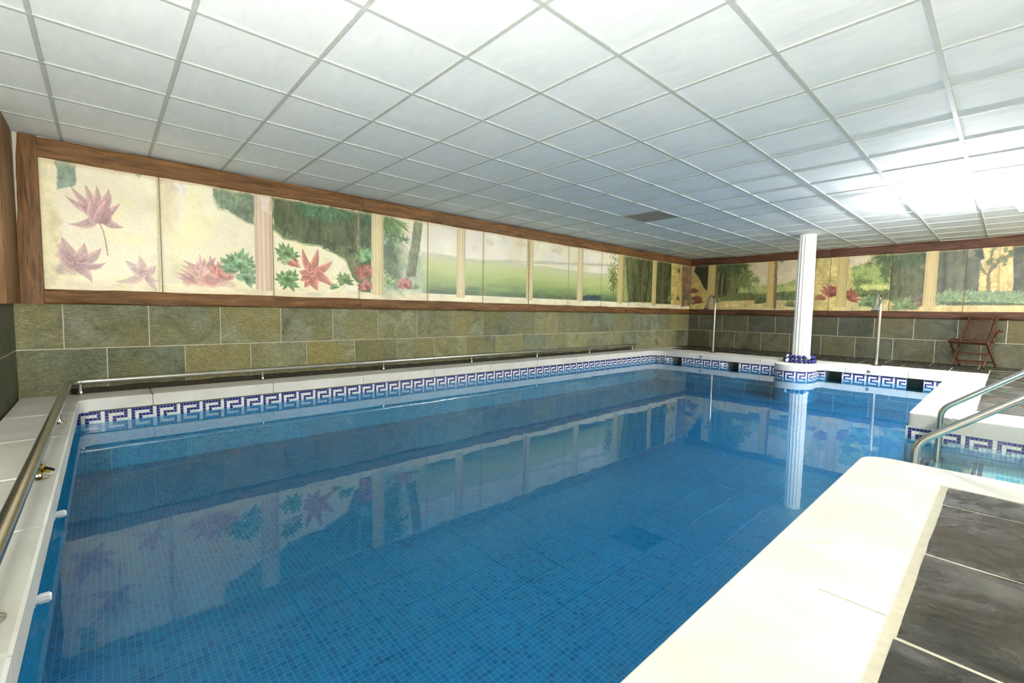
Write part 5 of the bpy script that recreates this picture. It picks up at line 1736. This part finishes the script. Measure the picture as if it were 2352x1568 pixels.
# ------------------------------------------------------------------ wooden folding chair
ch = tag(link('folding_chair', None, None, (5.36, 11.36, 0), (0, 0, R(-17))), 'slatted teak folding armchair against the far wall', 'chair')
W2 = 0.235
def bars(name, segs):
    mb = MB()
    for a, b, w, h_ in segs:
        mb.bar(a, b, w, h_)
    return obj(name, mb, M['teak'], ch)
for s in (-1, 1):
    # rear foot up to the front of the seat
    bars('leg', [((s * W2, 0.21, 0.012), (s * W2, -0.25, 0.46), 0.024, 0.042)])
    # front foot up and back, carrying the arm
    bars('leg', [((s * (W2 - 0.03), -0.19, 0.012), (s * (W2 - 0.03), 0.21, 0.60), 0.024, 0.042)])
    # back upright
    bars('back_post', [((s * (W2 - 0.055), -0.02, 0.40), (s * (W2 - 0.055), 0.285, 0.87), 0.024, 0.04)])
bars('top_rail', [((-0.25, 0.292, 0.885), (0.25, 0.292, 0.885), 0.022, 0.055)])
bars('back_rail', [((-W2 + 0.05, 0.03, 0.47), (W2 - 0.05, 0.03, 0.47), 0.022, 0.03)])
for k in range(11):
    x = -0.15 + 0.30 * k / 10
    bars('back_slat', [((x, 0.03, 0.465), (x, 0.282, 0.86), 0.013, 0.011)])
bars('seat_rail', [((-W2 - 0.012, -0.25, 0.445), (W2 + 0.012, -0.25, 0.445), 0.05, 0.022)])
for k in range(7):
    y = -0.19 + 0.055 * k
    bars('seat_slat', [((-W2 + 0.02, y, 0.44), (W2 - 0.02, y, 0.44), 0.036, 0.016)])
bars('seat_rail', [((-W2 + 0.01, -0.18, 0.408), (W2 - 0.01, -0.18, 0.408), 0.025, 0.04)])
bars('stretcher', [((-W2 + 0.03, -0.155, 0.075), (W2 - 0.03, -0.155, 0.075), 0.02, 0.03)])
bars('stretcher', [((-W2, -0.04, 0.235), (W2, -0.04, 0.235), 0.02, 0.03)])
bars('stretcher', [((-W2, 0.15, 0.09), (W2, 0.15, 0.09), 0.02, 0.03)])
# right arm up in place; the left arm hangs folded beside the seat
ab = MB()
ab.bar((0.245, -0.10, 0.60), (0.25, 0.06, 0.655), 0.058, 0.02)
ab.bar((0.25, 0.06, 0.655), (0.252, 0.24, 0.625), 0.052, 0.02)
obj('armrest', ab, M['teak'], ch)
bars('arm_brace', [((0.245, -0.02, 0.44), (0.245, 0.16, 0.64), 0.02, 0.035)])
ab = MB()
ab.bar((-0.262, -0.10, 0.475), (-0.262, 0.16, 0.45), 0.05, 0.02)
obj('armrest', ab, M['teak'], ch)

# ------------------------------------------------------------------ air grille in the ceiling
gx0, gx1, gy0, gy1 = VENT
vt = tag(link('air_grille', None, None, ((gx0 + gx1) / 2, (gy0 + gy1) / 2, CEIL)), 'grey egg-crate air grille set in the ceiling grid', 'grille')
hx, hy = (gx1 - gx0) / 2 - 0.013, (gy1 - gy0) / 2 - 0.012
obj('frame', MB().box(-hx, -hy, 0.002, hx, -hy + 0.015, 0.016).box(-hx, hy - 0.015, 0.002, hx, hy, 0.016).box(-hx, -hy + 0.015, 0.002, -hx + 0.015, hy - 0.015, 0.016).box(hx - 0.015, -hy + 0.015, 0.002, hx, hy - 0.015, 0.016), M['grille'], vt)
obj('backing', MB().box(-hx, -hy, 0.022, hx, hy, 0.026), M['black'], vt)
NS = 26
s_me = MB().box(-0.0018, -hy + 0.014, 0.003, 0.0018, hy - 0.014, 0.018).mesh('slat', M['grille'])
t_me = MB().box(-hx + 0.014, -0.0018, 0.0035, hx - 0.014, 0.0018, 0.0175).mesh('slat', M['grille'])
for k in range(1, NS):
    link('slat', s_me, vt, (-hx + 2 * hx * k / NS, 0, 0))
    link('slat', t_me, vt, (0, -hy + 2 * hy * k / NS, 0))

# ------------------------------------------------------------------ fluorescent ceiling lights
def ceiling_light(x, y, ang, length, glow, label, drop=0.075, tint=(1, 1, 1)):
    f = tag(link('ceiling_light', None, None, (x, y, CEIL), (0, 0, R(ang))), label, 'light', 'fluorescent ceiling lights')
    h2 = length / 2
    obj('batten', MB().box(-h2 - 0.02, -0.022, -0.028, h2 + 0.02, 0.022, -0.0005), M['white_plastic'], f)
    obj('tube', MB().tube([(-h2, 0, -drop), (h2, 0, -drop)], 0.019, 14), mat_glow('tube_glow', glow, tint), f, True)
    for s in (-1, 1):
        obj('lamp_holder', MB().box(s * (h2 + 0.008) - 0.008, -0.016, -drop - 0.021, s * (h2 + 0.008) + 0.008, 0.016, -0.028), M['white_plastic'], f)


ceiling_light(5.25, 6.84, 0, 0.75, TUBE_GLOW['far'], 'long glowing ceiling tube over the right side of the pool', 0.14, (0.95, 0.97, 1))
ceiling_light(5.72, 7.75, 84, 0.9, TUBE_GLOW['side'], 'short glowing ceiling tube at the right edge of the view', 0.15, (0.97, 0.97, 1))
ceiling_light(8.0, 9.6, 90, 0.9, TUBE_GLOW['right'], 'ceiling tube over the deck to the right, out of view', 0.09, (1, 0.98, 0.94))  # added out of view for side light on the chair

# ------------------------------------------------------------------ added uplighter, unseen behind the camera, to bounce light off the ceiling
ul = tag(link('floor_lamp', None, None, (5.72, -0.21, 0)), 'floor-standing uplighter with a white bowl in the corner behind the camera', 'lamp')
obj('base', MB().lathe([(0.14, 0.0025), (0.14, 0.015), (0.03, 0.03)], 24), M['steel'], ul, True)
obj('pole', MB().tube([(0, 0, 0.02), (0, 0, 0.56)], 0.014, 12), M['steel'], ul, True)
obj('bowl', MB().lathe([(0.02, 0.555), (0.09, 0.563), (0.16, 0.58), (0.2, 0.622), (0.196, 0.624), (0.156, 0.587), (0.088, 0.571), (0.02, 0.565)], 28), M['white_plastic'], ul, True)
obj('bulb', MB().lathe([(0.012, 0.566), (0.018, 0.592), (0.034, 0.612), (0.048, 0.64), (0.05, 0.665), (0.042, 0.694), (0.024, 0.712), (0.006, 0.717)], 20), mat_glow('bulb_glow', ADDED_BULB_GLOW, (1, 0.985, 0.95)), ul, True)
